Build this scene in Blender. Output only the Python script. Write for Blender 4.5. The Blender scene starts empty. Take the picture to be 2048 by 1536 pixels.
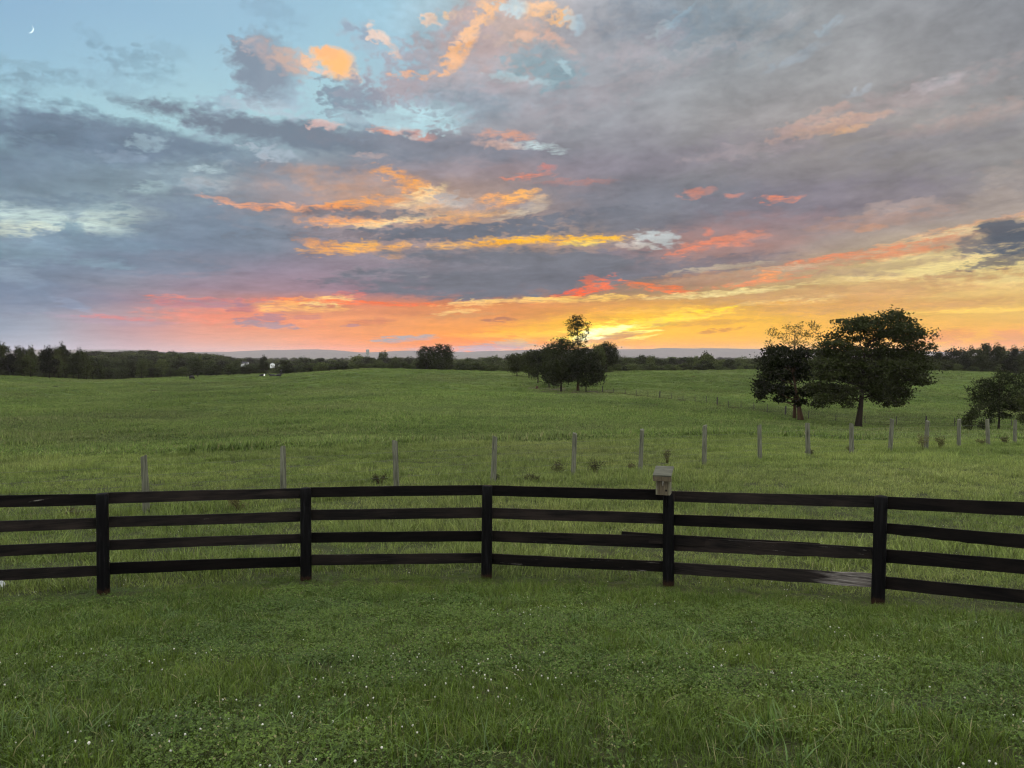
import bpy, bmesh, math, random, os
import numpy as np
from mathutils import Vector, Matrix, noise as mnoise

# ------------------------------------------------------------------ camera
sc = bpy.context.scene
COL = sc.collection
F = 1539.0                      # focal length of the photograph in its own pixels
HORIZON = 710.0
CAM_Z = 1.7
PITCH = math.atan((768 - HORIZON) / F)
cam_data = bpy.data.cameras.new('camera')
cam_data.sensor_width = 36.0
cam_data.lens = 36.0 * F / 2048.0
cam_data.clip_start = 0.05
cam_data.clip_end = 60000.0
camera = bpy.data.objects.new('camera', cam_data)
COL.objects.link(camera)
camera.location = (0, 0, CAM_Z)
camera.rotation_euler = (math.radians(90) - PITCH, 0, 0)
sc.camera = camera
sc.view_settings.view_transform = 'Standard'
sc.view_settings.look = 'None'
sc.view_settings.exposure = 0.0
sc.view_settings.gamma = 1.0
sc.view_settings.use_curve_mapping = False
sc.cycles.max_bounces = 5
sc.cycles.diffuse_bounces = 2
sc.cycles.glossy_bounces = 1
sc.cycles.transmission_bounces = 2
sc.cycles.transparent_max_bounces = 4
sc.cycles.volume_bounces = 0
sc.cycles.use_denoising = True
sc.cycles.filter_width = 1.2
sc.cycles.use_adaptive_sampling = True
sc.cycles.adaptive_threshold = 0.02
sc.cycles.adaptive_min_samples = 12


def ray(px, py):
    """direction of a photograph pixel, scaled to one metre of ground depth"""
    u = (px - 1024) / F
    v = (768 - py) / F
    y = math.cos(PITCH) + v * math.sin(PITCH)
    z = -math.sin(PITCH) + v * math.cos(PITCH)
    return Vector((u / y, 1.0, z / y))


def at(px, py, d):
    r = ray(px, py)
    return Vector((r.x * d, d, CAM_Z + r.z * d))


def lin(c):
    """sRGB 0-255 to linear"""
    out = []
    for v in c:
        v = v / 255.0
        out.append(v / 12.92 if v <= 0.04045 else ((v + 0.055) / 1.055) ** 2.4)
    return out


# ------------------------------------------------------------------ sky
SUN_AZ = math.radians(6.4)      # to the right of straight ahead
SUN_EL = math.radians(2.0)
world = bpy.data.worlds.new('World')
sc.world = world
world.use_nodes = True
WT = world.node_tree
WT.nodes.clear()


def nd(tree, kind, **kw):
    n = tree.nodes.new(kind)
    for k, v in kw.items():
        setattr(n, k, v)
    return n


def math_node(tree, op, a, b=None, c=None, clamp=False):
    n = nd(tree, 'ShaderNodeMath', operation=op, use_clamp=clamp)
    for i, v in enumerate((a, b, c)):
        if v is None:
            continue
        if isinstance(v, (int, float)):
            n.inputs[i].default_value = v
        else:
            tree.links.new(v, n.inputs[i])
    return n.outputs[0]


def map_range(tree, val, a, b, c, d, kind='LINEAR'):
    if kind == 'LINEAR':
        k = (d - c) / (b - a)
        v = math_node(tree, 'MULTIPLY_ADD', val, k, c - a * k)
        return math_node(tree, 'MINIMUM', math_node(tree, 'MAXIMUM', v, min(c, d)), max(c, d))
    n = nd(tree, 'ShaderNodeMapRange', interpolation_type=kind, clamp=False)
    tree.links.new(val, n.inputs[0])
    for i, v in enumerate((a, b, c, d)):
        n.inputs[1 + i].default_value = v
    return n.outputs[0]


def mix_color(tree, fac, a, b, blend='MIX'):
    n = nd(tree, 'ShaderNodeMix', data_type='RGBA', blend_type=blend, clamp_factor=True)
    for s, v in ((n.inputs[0], fac), (n.inputs[6], a), (n.inputs[7], b)):
        if isinstance(v, (int, float)):
            s.default_value = v
        elif isinstance(v, (tuple, list)):
            s.default_value = tuple(v)[:3] + (1.0,)
        else:
            tree.links.new(v, s)
    return n.outputs[2]


def noise_tex(tree, vec, scale, detail=5, rough=0.55, distort=0.0, color=False, kind='FBM'):
    n = nd(tree, 'ShaderNodeTexNoise', noise_dimensions='3D')
    n.inputs['Scale'].default_value = scale
    n.inputs['Detail'].default_value = detail
    n.inputs['Roughness'].default_value = rough
    n.inputs['Distortion'].default_value = distort
    tree.links.new(vec, n.inputs['Vector'])
    return n.outputs['Color' if color else 'Fac']


def mapping(tree, vec, loc=(0, 0, 0), rot=0.0, scale=(1, 1, 1), kind='POINT'):
    n = nd(tree, 'ShaderNodeMapping', vector_type=kind)
    n.inputs['Location'].default_value = loc
    n.inputs['Rotation'].default_value = (0, 0, rot)
    n.inputs['Scale'].default_value = scale
    tree.links.new(vec, n.inputs['Vector'])
    return n.outputs[0]


def sky_pos(px, py):
    """pixel -> (azimuth, tangent of elevation) in units of 1/F radian"""
    r = ray(px, py)
    return math.atan2(r.x, 1.0) * F, r.z / math.hypot(r.x, 1.0) * F


# broad colours of the evening sky: rows are heights, columns run from the west-south-west to the north-west
SKY_COLS = [0, 171, 341, 512, 683, 853, 1024, 1195, 1365, 1536, 1707, 1877, 2048]
SKY_ROWS = {
    -60: [(140,175,205),(143,179,206),(147,183,208),(150,184,208),(152,190,210),(158,196,214),(185,180,180),(148,155,170),(130,141,152),(138,145,154),(142,144,150),(129,132,140),(125,127,137)],
    0: [(143,178,205),(146,182,208),(150,186,210),(152,186,210),(155,192,212),(160,198,215),(195,180,172),(150,155,170),(130,141,152),(140,147,154),(144,145,151),(131,133,140),(127,128,137)],
    100: [(148,185,208),(150,188,210),(153,191,211),(156,193,212),(162,199,214),(160,190,205),(180,165,162),(146,147,160),(136,144,153),(141,145,150),(145,145,148),(138,138,142),(130,131,138)],
    200: [(158,196,209),(163,199,211),(167,203,213),(170,203,213),(170,205,214),(158,172,185),(150,150,165),(147,147,160),(145,146,151),(148,146,149),(149,145,146),(144,141,143),(140,138,140)],
    255: [(160,198,209),(163,200,210),(168,205,213),(168,204,212),(164,196,207),(152,156,170),(148,148,160),(142,141,153),(142,140,144),(148,140,141),(156,145,141),(145,140,140),(143,139,139)],
    290: [(110,125,149),(114,128,151),(124,142,160),(124,134,153),(126,131,150),(128,128,143),(140,134,148),(136,133,146),(133,130,136),(136,130,133),(140,132,132),(135,130,131),(136,132,133)],
    345: [(108,124,148),(114,129,151),(128,144,162),(126,133,152),(134,134,151),(146,134,143),(146,128,134),(126,122,137),(124,121,128),(126,121,126),(131,124,126),(130,126,127),(134,130,130)],
    390: [(114,130,152),(124,140,158),(130,144,160),(128,133,152),(142,135,148),(168,142,130),(160,134,125),(122,118,134),(118,116,132),(122,115,128),(126,118,128),(132,122,128),(150,138,137)],
    430: [(150,170,182),(152,172,182),(120,134,155),(120,128,150),(140,132,142),(160,140,128),(146,130,126),(114,112,128),(118,115,130),(130,121,130),(142,128,131),(150,135,131),(168,150,136)],
    470: [(132,148,168),(118,134,158),(112,126,152),(114,124,148),(136,126,136),(142,126,130),(140,126,122),(142,130,126),(150,124,122),(140,122,128),(150,132,132),(172,148,126),(176,160,132)],
    510: [(115,130,155),(112,126,153),(112,120,148),(118,122,146),(140,126,138),(140,126,132),(118,113,128),(118,113,127),(132,118,124),(146,124,122),(172,146,118),(206,182,128),(196,180,132)],
    550: [(118,128,155),(118,126,152),(130,122,146),(144,122,140),(140,120,136),(122,113,130),(108,106,122),(110,107,121),(128,114,120),(160,136,116),(208,178,118),(232,208,140),(226,206,142)],
    585: [(116,124,154),(122,123,150),(146,124,142),(160,124,134),(152,116,132),(132,108,118),(120,102,112),(150,116,100),(180,142,100),(206,170,108),(212,168,106),(216,172,110),(222,186,116)],
    610: [(120,128,158),(136,130,152),(174,128,134),(212,138,112),(214,136,100),(212,128,88),(214,140,84),(224,160,86),(220,164,84),(215,160,86),(212,160,92),(214,166,98),(224,184,108)],
    640: [(128,137,166),(152,143,160),(206,142,128),(226,148,112),(234,154,104),(228,152,92),(226,152,84),(232,164,72),(242,188,70),(238,182,74),(234,178,84),(238,186,88),(238,192,96)],
    668: [(136,146,171),(160,150,165),(212,152,138),(224,154,122),(234,152,104),(238,152,76),(240,156,58),(248,190,62),(250,180,54),(248,184,62),(244,182,74),(240,178,82),(236,166,88)],
    700: [(148,150,170),(164,155,166),(194,160,155),(206,164,148),(224,150,118),(236,142,80),(238,140,56),(240,152,58),(244,164,52),(244,170,60),(243,178,78),(232,166,88),(230,160,92)],
}

# the evening air (the box named haze, built last) veils the lowest sky; its colours are set for what lies behind that veil
HAZE = 4.5e-5
HAZE_END, HAZE_TOP = 10500.0, 92.0
HAZE_GLOW = (0.33, 0.29, 0.31)


def behind_air(col, px, py):
    m = sum(col) / 3
    if max(col) - min(col) < 52 and max(col) < 176 and col[2] - col[0] < 24:      # shaded cloud is a neutral blue grey
        col = [(v * 0.78 + m * 0.22) * k for v, k in zip(col, (1.045, 1.055, 1.05))]
    elif max(col) - min(col) < 60 and max(col) < 176:      # and the rest a slate blue
        col = [v * k for v, k in zip([q * 0.88 + m * 0.12 for q in col], (1.01, 1.05, 1.02))]
    if max(col) < 176 and col[0] < col[2] - 8 and col[1] < (col[0] + col[2]) / 2:
        col = [col[0], 0.5 * col[1] + 0.25 * (col[0] + col[2]), col[2]]
    c = lin(col)
    r = ray(px, py)
    t = r.z / math.hypot(r.x, 1.0)
    path = min(HAZE_END, (HAZE_TOP - CAM_Z) / max(t, 1e-4))
    T = math.exp(-HAZE * path)
    return [max((v - g * (1 - T)) / T, 0.004) for v, g in zip(c, HAZE_GLOW)]


# (px, py, half width, half height, tilt deg, colour, opacity, softness, raggedness)
SKY_CLOUDS = [
    # --- upper left: clear blue with small grey scraps
    (272,118,60,22,-8,(112,135,158),0.34,.5,1.1), (330,105,45,20,10,(118,140,162),0.22,.5,1.1), (200,85,40,14,-30,(122,148,175),0.28,.5,1.0),
    (45,130,80,12,0,(122,145,165),0.34,.5,1.0), (15,160,60,20,-10,(120,140,162),0.37,.5,1.0), (90,160,70,12,8,(120,142,164),0.37,.5,1.0),
    (230,165,60,28,-15,(135,160,180),0.22,.6,1.2), (300,158,60,10,-4,(125,150,172),0.28,.5,1.0), (545,18,60,26,-25,(125,148,175),0.31,.6,1.0),
    (158,211,36,8,-4,(115,140,160),0.37,.5,.9), (340,213,36,12,16,(112,132,155),0.37,.5,.9), (270,205,70,10,-12,(125,150,170),0.25,.5,1.0),
    # --- the cumulus and its lit fellow
    (440,232,60,34,22,(146,162,181),.6,.5,1.0), (500,243,80,14,2,(138,152,173),.65,.5,1.0), (550,190,66,34,-8,(164,180,198),.6,.5,1.0), (530,215,60,16,-5,(186,202,212),.5,.5,1.0),
    (528,138,62,60,-8,(134,142,164),.95,.4,.34), (497,122,25,46,8,(130,139,162),.95,.4,.3), (506,88,25,14,-22,(148,150,170),.9,.4,.35),
    (560,118,54,19,-24,(186,168,166),.6,.5,.9), (592,119,36,19,-16,(208,178,162),.65,.5,.9), (500,82,18,6,10,(188,176,176),.6,.4,.7),
    (625,122,20,10,0,(230,188,162),.75,.4,.8), (660,117,40,23,0,(247,198,154),.95,.4,.4), (674,130,32,24,-20,(253,194,130),1,.4,.4), (655,105,22,12,0,(251,188,134),.9,.4,.4), (702,154,18,8,-12,(246,198,162),.85,.4,.7), (645,142,22,6,0,(236,200,180),.7,.4,.7),
    # --- middle top: torn sunlit cloud
    (700,205,50,40,-20,(138,148,168),.8,.4,.85), (665,200,26,28,0,(130,142,165),.75,.4,.8), (755,90,70,22,-28,(168,178,192),.5,.5,1.1), (735,70,40,8,-22,(146,158,178),.55,.5,1), (860,38,14,10,0,(236,206,184),.85,.35,.8), (876,48,8,5,0,(234,208,190),.7,.4,.8), (914,33,34,8,4,(247,205,158),.95,.35,.7),
    (850,150,125,54,24,(158,158,173),.9,.45,1.05), (925,110,64,92,-42,(170,162,170),.9,.5,1.05), (800,175,50,20,20,(176,160,164),.5,.5,1.0), (975,45,48,80,-36,(186,166,164),.8,.45,1.0), (760,72,18,14,-40,(240,212,194),.8,.4,1.0), (780,95,26,8,-50,(226,196,178),.6,.4,1.0), (805,150,24,7,0,(236,182,148),.7,.4,.95), (850,148,22,8,10,(240,184,142),.7,.4,.95),
    (922,100,15,44,-34,(246,188,138),.9,.4,.95), (905,125,22,16,0,(240,190,152),.7,.4,1.0), (935,70,26,12,30,(240,200,170),.7,.4,1.0), (985,16,17,38,-34,(252,196,140),.9,.4,.9), (950,45,12,30,-36,(240,192,150),.7,.4,1.0), (1040,45,60,46,-20,(196,176,168),.8,.45,1.1), (1128,38,26,17,-30,(246,196,144),.85,.4,.95), (1080,18,32,16,0,(248,200,154),.8,.4,.95), (1110,82,44,14,-35,(222,180,160),.65,.45,1.1), (1050,70,20,10,0,(236,190,160),.6,.4,1.1),
    (1030,15,26,16,10,(190,215,222),.7,.4,1.0), (1150,45,18,16,-60,(178,208,222),.7,.5,1),
    (1090,135,65,34,-5,(128,156,174),.75,.45,1.0), (1130,132,18,7,-45,(174,200,208),.65,.4,1.0), (1040,158,50,7,-6,(180,202,208),.6,.4,1.0), (1000,175,60,10,6,(180,168,174),.5,.5,1.0), (1080,100,50,16,0,(150,158,174),.7,.5,1.0), (1350,42,44,8,40,(160,188,204),.75,.4,1.0), (1318,62,20,7,30,(186,212,218),.75,.4,1.0), (1300,35,80,45,-8,(132,138,158),.5,.6,1.0), (1440,60,110,46,0,(122,137,157),.5,.7,1.0), (1660,52,26,10,35,(160,180,194),.4,.5,1.0), (1600,110,45,9,25,(154,170,184),.35,.6,1.0), (1290,95,60,24,20,(182,168,172),.35,.6,1.1), (1530,70,90,12,28,(166,160,163),.4,.6,1.0), (1420,85,60,10,18,(170,164,167),.45,.6,1.0), (1345,135,90,10,14,(164,158,163),.4,.6,1.0),
    # --- bands over the middle
    (150,268,250,44,-3,(107,121,146),.95,.4,.45), (330,284,190,24,-8,(112,125,149),.85,.5,.5), (600,272,260,25,-5,(114,121,143),.95,.4,.5), (900,295,200,24,-3,(122,121,140),.85,.5,.5), (735,225,40,46,-15,(128,138,162),.6,.5,1.0), (770,262,30,8,-8,(250,158,112),.95,.45,.9), (835,268,34,9,-10,(226,160,140),.7,.5,.9), (655,250,30,7,0,(232,190,180),.6,.5,.9), (720,238,50,10,-10,(180,205,215),.5,.5,1.0),
    (880,230,60,26,0,(180,212,220),.95,.4,1.0), (800,240,60,22,0,(176,208,216),.7,.5,1.0), (940,215,80,30,-10,(140,148,166),.75,.5,1.0),
    (400,345,75,26,10,(150,172,184),.6,.55,1.2), (420,338,32,9,0,(186,208,214),.75,.45,1.0), (550,305,40,14,0,(178,192,204),.6,.5,1.1), (300,285,40,12,10,(158,182,194),.6,.5,1.1), (240,315,50,9,0,(140,158,176),.5,.5,1.0), (410,375,40,12,0,(160,178,190),.6,.5,1.0), (740,312,30,6,0,(210,180,170),.6,.5,.9),
    (1020,272,44,11,-6,(236,162,124),.85,.45,.9), (1075,293,58,9,-8,(192,208,210),.85,.4,.9), (1000,290,40,8,-4,(218,178,160),.7,.5,.9), (1060,352,46,5,6,(244,140,106),.8,.45,.9), (1095,335,16,9,0,(226,124,104),.7,.5,.9), (1150,365,60,6,0,(190,130,116),.6,.5,.9),
    (1660,252,90,12,8,(220,176,144),.75,.5,1.0), (1700,258,40,6,6,(246,190,134),.75,.45,.9), (1620,240,70,9,15,(198,165,150),.6,.5,.9), (1705,188,22,5,8,(172,180,190),.45,.5,.9), (1735,175,14,5,8,(172,180,190),.4,.5,.9), (1880,165,50,10,8,(186,186,194),.5,.6,1.0), (1800,200,160,22,10,(172,148,148),.45,.7,1.0), (1930,240,110,16,6,(178,156,150),.5,.7,1.0), (1880,280,180,18,2,(132,128,136),.55,.7,.9),
    (1100,235,130,24,12,(160,150,158),.4,.7,1.0), (1250,170,160,20,14,(158,148,156),.4,.7,1.0), (1400,310,250,26,4,(132,124,138),.5,.7,.9), (1250,410,260,36,-2,(116,113,130),.7,.6,.9), (1600,410,260,34,6,(122,114,128),.6,.6,.9), (1500,300,100,12,4,(170,150,152),.35,.7,1.0),
    # --- pale gaps at the left
    (75,438,115,26,-3,(198,218,212),.95,.4,1.0), (60,462,80,20,0,(214,224,206),.9,.4,.9), (235,432,90,20,8,(196,214,206),.85,.4,1.1), (180,415,110,10,12,(184,206,206),.6,.5,1.1), (300,378,34,14,10,(178,204,208),.7,.5,1.0), (210,460,60,12,0,(196,214,206),.7,.45,1.0),
    (120,405,110,14,6,(112,128,150),.7,.45,1.0), (390,430,130,38,0,(116,126,150),.75,.5,1.0), (110,480,60,18,0,(138,160,178),.8,.35,.9), (140,462,26,16,0,(124,148,170),.85,.35,.8), (60,500,110,26,10,(126,146,168),.85,.4,.9), (200,490,120,22,0,(116,134,158),.75,.45,.9), (300,530,130,18,0,(112,122,148),.6,.6,.9), (200,528,60,8,-3,(130,152,174),.55,.6,.9), (30,550,50,18,-25,(136,150,174),.6,.5,.9), (140,608,36,8,-18,(152,162,184),.75,.45,.8), (60,590,120,26,0,(110,120,152),.5,.7,.8),
    # --- fire in the middle
    (830,430,270,60,-6,(206,156,122),.40,.95,.8), (1420,490,160,40,6,(190,130,110),.35,.9,.8), (850,408,60,20,10,(226,214,190),.6,.5,1.0),
    (790,400,170,34,-10,(206,160,132),.6,.6,1.1), (820,366,56,17,-22,(248,172,98),.85,.4,1.0), (862,380,34,9,-18,(250,182,104),.7,.4,1.0), (745,404,112,10,8,(249,170,92),.9,.4,.95), (650,418,70,8,4,(238,152,94),.75,.5,.9), (540,414,56,8,2,(242,166,124),.9,.4,.95), (445,402,34,6,-10,(230,164,128),.7,.5,.9), (580,416,26,7,-8,(240,172,126),.7,.5,.9), (850,392,46,14,25,(244,214,164),.9,.4,1.0), (780,442,90,9,7,(250,222,166),.95,.4,1.0), (700,440,90,12,4,(240,164,98),.8,.45,1.0), (910,405,36,14,0,(196,186,178),.85,.45,1.0), (880,420,46,9,-8,(228,176,124),.7,.5,1.0), (1000,403,66,14,10,(249,174,100),.8,.4,1.0), (1042,392,34,9,14,(253,186,102),.85,.4,.9), (880,441,70,7,2,(238,174,108),.7,.45,1.0), (975,426,52,9,4,(240,182,116),.7,.45,1.0), (1040,424,46,8,14,(226,212,186),.75,.45,.9), (1075,405,26,14,10,(226,196,160),.6,.5,.9),
    (920,400,46,9,-14,(160,150,152),.65,.5,1.1), (955,414,44,6,12,(146,136,140),.6,.5,1.1), (795,388,40,6,-20,(156,140,138),.55,.5,1.1), (1000,418,50,5,8,(138,128,134),.6,.5,1.0), (1060,412,36,7,6,(150,140,144),.6,.5,1.1), (880,420,34,4,6,(150,136,134),.55,.5,1.0), (860,356,44,6,-16,(150,132,132),.5,.5,1.1), (735,428,110,9,0,(112,110,126),.9,.4,.9), (590,468,110,10,3,(112,116,136),.7,.5,.9), (900,466,230,13,2,(102,104,122),.97,.35,.85), (1060,447,190,11,7,(104,106,124),.95,.35,.85), (1250,440,130,20,-2,(112,110,126),.8,.5,.9), (680,468,70,6,0,(150,128,132),.5,.5,.9),
    (690,496,72,14,4,(248,176,86),.95,.4,1.0), (725,490,36,10,10,(252,186,90),.85,.4,1.0), (795,495,26,11,10,(250,180,88),.85,.4,1.0), (640,490,40,10,-10,(232,160,100),.6,.5,1.0), (790,512,20,7,0,(246,176,92),.8,.4,.9), (905,490,60,7,2,(244,186,104),.9,.4,.95), (1010,481,60,8,0,(254,186,56),1,.35,.9), (1060,478,46,7,6,(254,196,62),.95,.35,.9), (1120,480,120,8,1,(254,186,60),1,.35,.9), (1200,478,66,7,-2,(254,196,66),.95,.35,.9), (1165,486,34,5,0,(255,222,96),.9,.4,.9), (985,486,40,7,4,(254,178,52),.9,.4,.9), (1310,478,40,15,-6,(188,196,196),.85,.4,1.0), (1270,490,40,7,0,(200,190,180),.7,.45,.9), (1080,498,130,10,0,(176,146,126),.55,.6,.9), (830,552,28,4,0,(196,190,180),.6,.5,.9), (760,548,70,10,0,(165,146,156),.5,.6,.9),
    (1020,520,210,20,-2,(106,106,122),.95,.4,.85), (1180,535,180,26,-2,(108,106,120),.95,.4,.85), (930,568,210,28,-1,(106,105,122),.95,.4,.85), (1060,560,200,22,2,(107,105,121),.95,.4,.85), (1400,530,150,12,5,(116,110,120),.7,.5,.9), (900,536,110,8,0,(128,122,134),.5,.5,.9),
    (1420,488,80,10,12,(232,136,102),.75,.45,1.1), (1385,496,50,5,16,(236,128,90),.75,.45,1.0), (1460,482,40,9,-6,(238,140,106),.72,.45,1.0), (1500,470,40,7,0,(220,140,110),.7,.5,1.0), (1415,463,14,7,0,(232,130,96),.7,.45,1.0), (1540,398,18,8,0,(244,140,104),.85,.4,.9), (1580,397,26,7,4,(244,142,104),.85,.4,.9), (1398,385,30,9,6,(222,142,120),.75,.5,.9), (1465,390,16,6,0,(220,140,118),.7,.5,.9), (1800,412,70,12,4,(170,146,138),.65,.5,1.0), (1760,440,120,14,4,(176,144,130),.55,.6,1.0), (1750,455,26,7,0,(196,150,124),.6,.5,.9),
    # --- right: long bright gap under the deck
    (2010,405,60,60,0,(166,148,138),.6,.6,1.0), (1940,455,150,10,10,(232,170,120),.8,.45,.9), (1880,475,170,11,10,(216,200,156),.85,.4,.9), (1960,462,40,9,12,(226,212,164),.8,.4,.9), (1800,500,200,9,10,(200,140,112),.7,.5,.9), (1690,512,160,7,9,(238,140,92),.9,.4,.95), (1600,525,80,5,8,(240,136,88),.8,.4,.9), (1810,506,110,8,6,(236,148,96),.85,.45,.9), (1870,520,150,17,4,(230,208,146),.8,.45,.9), (1850,545,190,20,3,(238,218,148),.8,.5,.9), (1500,545,160,6,6,(196,176,146),.75,.45,.9), (1440,536,80,5,5,(196,178,150),.6,.45,.9), (1760,535,130,6,5,(186,160,124),.7,.5,.9), (1720,548,60,5,-3,(176,150,120),.7,.5,.9), (1900,552,50,8,3,(186,156,118),.75,.45,.9), (1770,550,36,5,0,(178,152,120),.6,.5,.9),
    (1430,560,150,14,3,(178,136,110),.7,.5,.95), (1545,550,36,9,6,(242,158,98),.9,.4,.9), (1510,566,90,6,5,(244,140,84),.85,.45,.9), (1180,578,40,10,24,(244,118,74),.8,.4,1.0), (1150,588,70,7,12,(244,100,60),.9,.4,.95), (1200,572,34,10,-10,(238,116,76),.75,.45,1.0), (1320,576,60,7,-8,(242,126,74),.85,.45,.9), (1180,560,16,12,0,(226,110,78),.7,.45,1.0), (1430,588,110,5,3,(232,208,140),.85,.45,.85), (1500,583,100,4,6,(236,216,150),.8,.45,.85), (1160,598,95,6,2,(252,206,110),.95,.4,.9), (1090,600,40,4,0,(252,210,120),.8,.4,.9), (1620,596,80,7,5,(244,216,140),.9,.4,.9), (1530,604,60,4,5,(242,206,128),.8,.45,.9), (1640,603,40,5,4,(246,216,136),.8,.4,.9), (1700,580,260,12,4,(198,154,106),.75,.5,.9), (1790,590,160,10,2,(206,160,108),.7,.5,.9), (1560,620,170,13,4,(212,158,94),.75,.5,.9), (1760,612,190,10,2,(212,160,98),.7,.5,.9), (1960,606,110,7,3,(208,160,104),.75,.45,.9), (1930,590,90,7,2,(226,192,118),.6,.5,.9),(1940,622,130,4,1,(246,206,104),.7,.5,.85),
    # --- band of fire along the horizon
    (360,606,50,6,-3,(232,126,108),.72,.45,.95), (420,598,90,4,-2,(238,134,110),.7,.45,.9), (520,602,130,5,3,(242,132,96),.75,.45,.9), (460,634,120,16,-4,(246,140,112),.5,.7,.9), (600,603,100,6,6,(248,178,104),.85,.4,.9), (655,605,44,9,10,(250,212,140),.95,.4,1.0), (600,618,80,6,0,(250,190,112),.75,.5,.9), (720,606,110,4,-2,(244,126,82),.8,.4,.9), (820,608,110,3,-2,(240,120,76),.75,.4,.9), (700,590,30,6,0,(214,124,120),.7,.45,1.0), (490,616,24,8,4,(186,120,122),.85,.4,.95), (420,605,90,9,2,(150,118,142),.65,.5,.9), (230,640,90,9,-4,(168,140,160),.5,.6,.9), (240,636,60,4,-4,(222,130,120),.6,.5,.9),
    (525,638,50,8,6,(176,132,138),.85,.4,.95), (530,650,62,6,-5,(168,134,142),.9,.35,.9), (610,634,40,4,2,(200,134,122),.7,.45,.9), (590,628,20,5,10,(206,140,116),.6,.5,.9), (815,677,60,6,4,(158,152,158),.95,.35,.9), (745,643,40,5,3,(212,132,100),.75,.45,.9), (700,651,16,3,0,(176,132,138),.7,.4,.9), (790,625,80,5,0,(214,136,96),.6,.5,.9), (995,640,30,4,2,(178,116,92),.85,.4,.9), (930,630,60,4,4,(206,150,100),.5,.5,.9), (960,606,70,6,4,(250,206,130),.9,.4,.9), (925,622,40,4,6,(244,200,126),.8,.4,.9), (1020,602,60,4,3,(246,196,116),.7,.45,.9), (1010,612,160,6,2,(222,150,92),.5,.6,.9),
    (1030,668,110,5,2,(252,182,66),.9,.45,.95), (1110,664,66,6,8,(254,196,70),.9,.4,.95), (950,672,60,4,0,(246,172,80),.7,.5,.9), (880,684,70,9,3,(240,140,54),.6,.6,1.0), (1010,684,120,7,0,(244,142,40),.6,.6,1.0), (1000,694,62,11,5,(176,152,158),.9,.35,.95), (960,698,60,6,0,(182,156,160),.8,.4,.9), (1085,697,36,7,0,(184,158,158),.85,.4,.9), (1040,690,16,8,0,(176,154,160),.85,.35,.8), (880,699,60,5,0,(184,160,166),.6,.5,.9), (1230,699,24,5,0,(176,158,170),.7,.4,.9), (1900,672,40,13,8,(224,150,96),.7,.5,1.0), (1860,678,46,9,-6,(228,156,96),.6,.5,1.0), (2030,672,46,17,8,(228,156,108),.8,.45,1.0), (1980,690,60,7,0,(230,158,104),.6,.6,1.0),
    (1260,655,210,26,4,(252,196,56),.75,.8,.8), (1290,648,140,10,9,(255,226,62),1,.4,.9), (1230,657,80,6,4,(255,238,110),.95,.4,.9), (1370,636,80,6,8,(252,206,88),.85,.4,.95), (1350,626,40,6,14,(254,210,84),.8,.4,1.0), (1400,655,110,5,2,(250,190,64),.8,.45,.9), (1290,622,70,3,2,(248,190,88),.7,.45,.9), (1400,646,90,5,2,(222,160,78),.7,.45,.9), (1440,661,36,4,6,(206,136,72),.8,.4,.9),
    (1195,668,52,17,14,(255,236,96),1,.5,.8), (1192,672,32,11,10,(255,254,214),1,.5,.8), (1225,662,38,6,14,(255,248,176),1,.4,.9), (1258,666,62,4,6,(255,240,130),.95,.4,.9), (1245,672,34,7,8,(208,150,96),.9,.4,.9), (1272,676,40,3,8,(255,232,120),.85,.4,.9), (1205,682,40,4,2,(202,150,110),.7,.4,.9), (1225,684,60,5,0,(238,164,72),.6,.5,.9), (1150,700,120,5,0,(250,180,60),.5,.6,.9),
    # --- dark clump at the right edge
    (2020,472,66,34,-6,(86,90,104),.97,.4,.95), (1985,490,60,16,0,(100,100,112),.9,.4,1.0), (2035,488,50,22,0,(82,88,102),.9,.4,.9), (1995,524,60,9,6,(118,110,104),.9,.4,.95), (1935,486,34,14,20,(134,120,112),.7,.5,1.1), (1880,520,60,4,2,(180,156,124),.5,.5,.9),
]


RAG = 4.7


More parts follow.
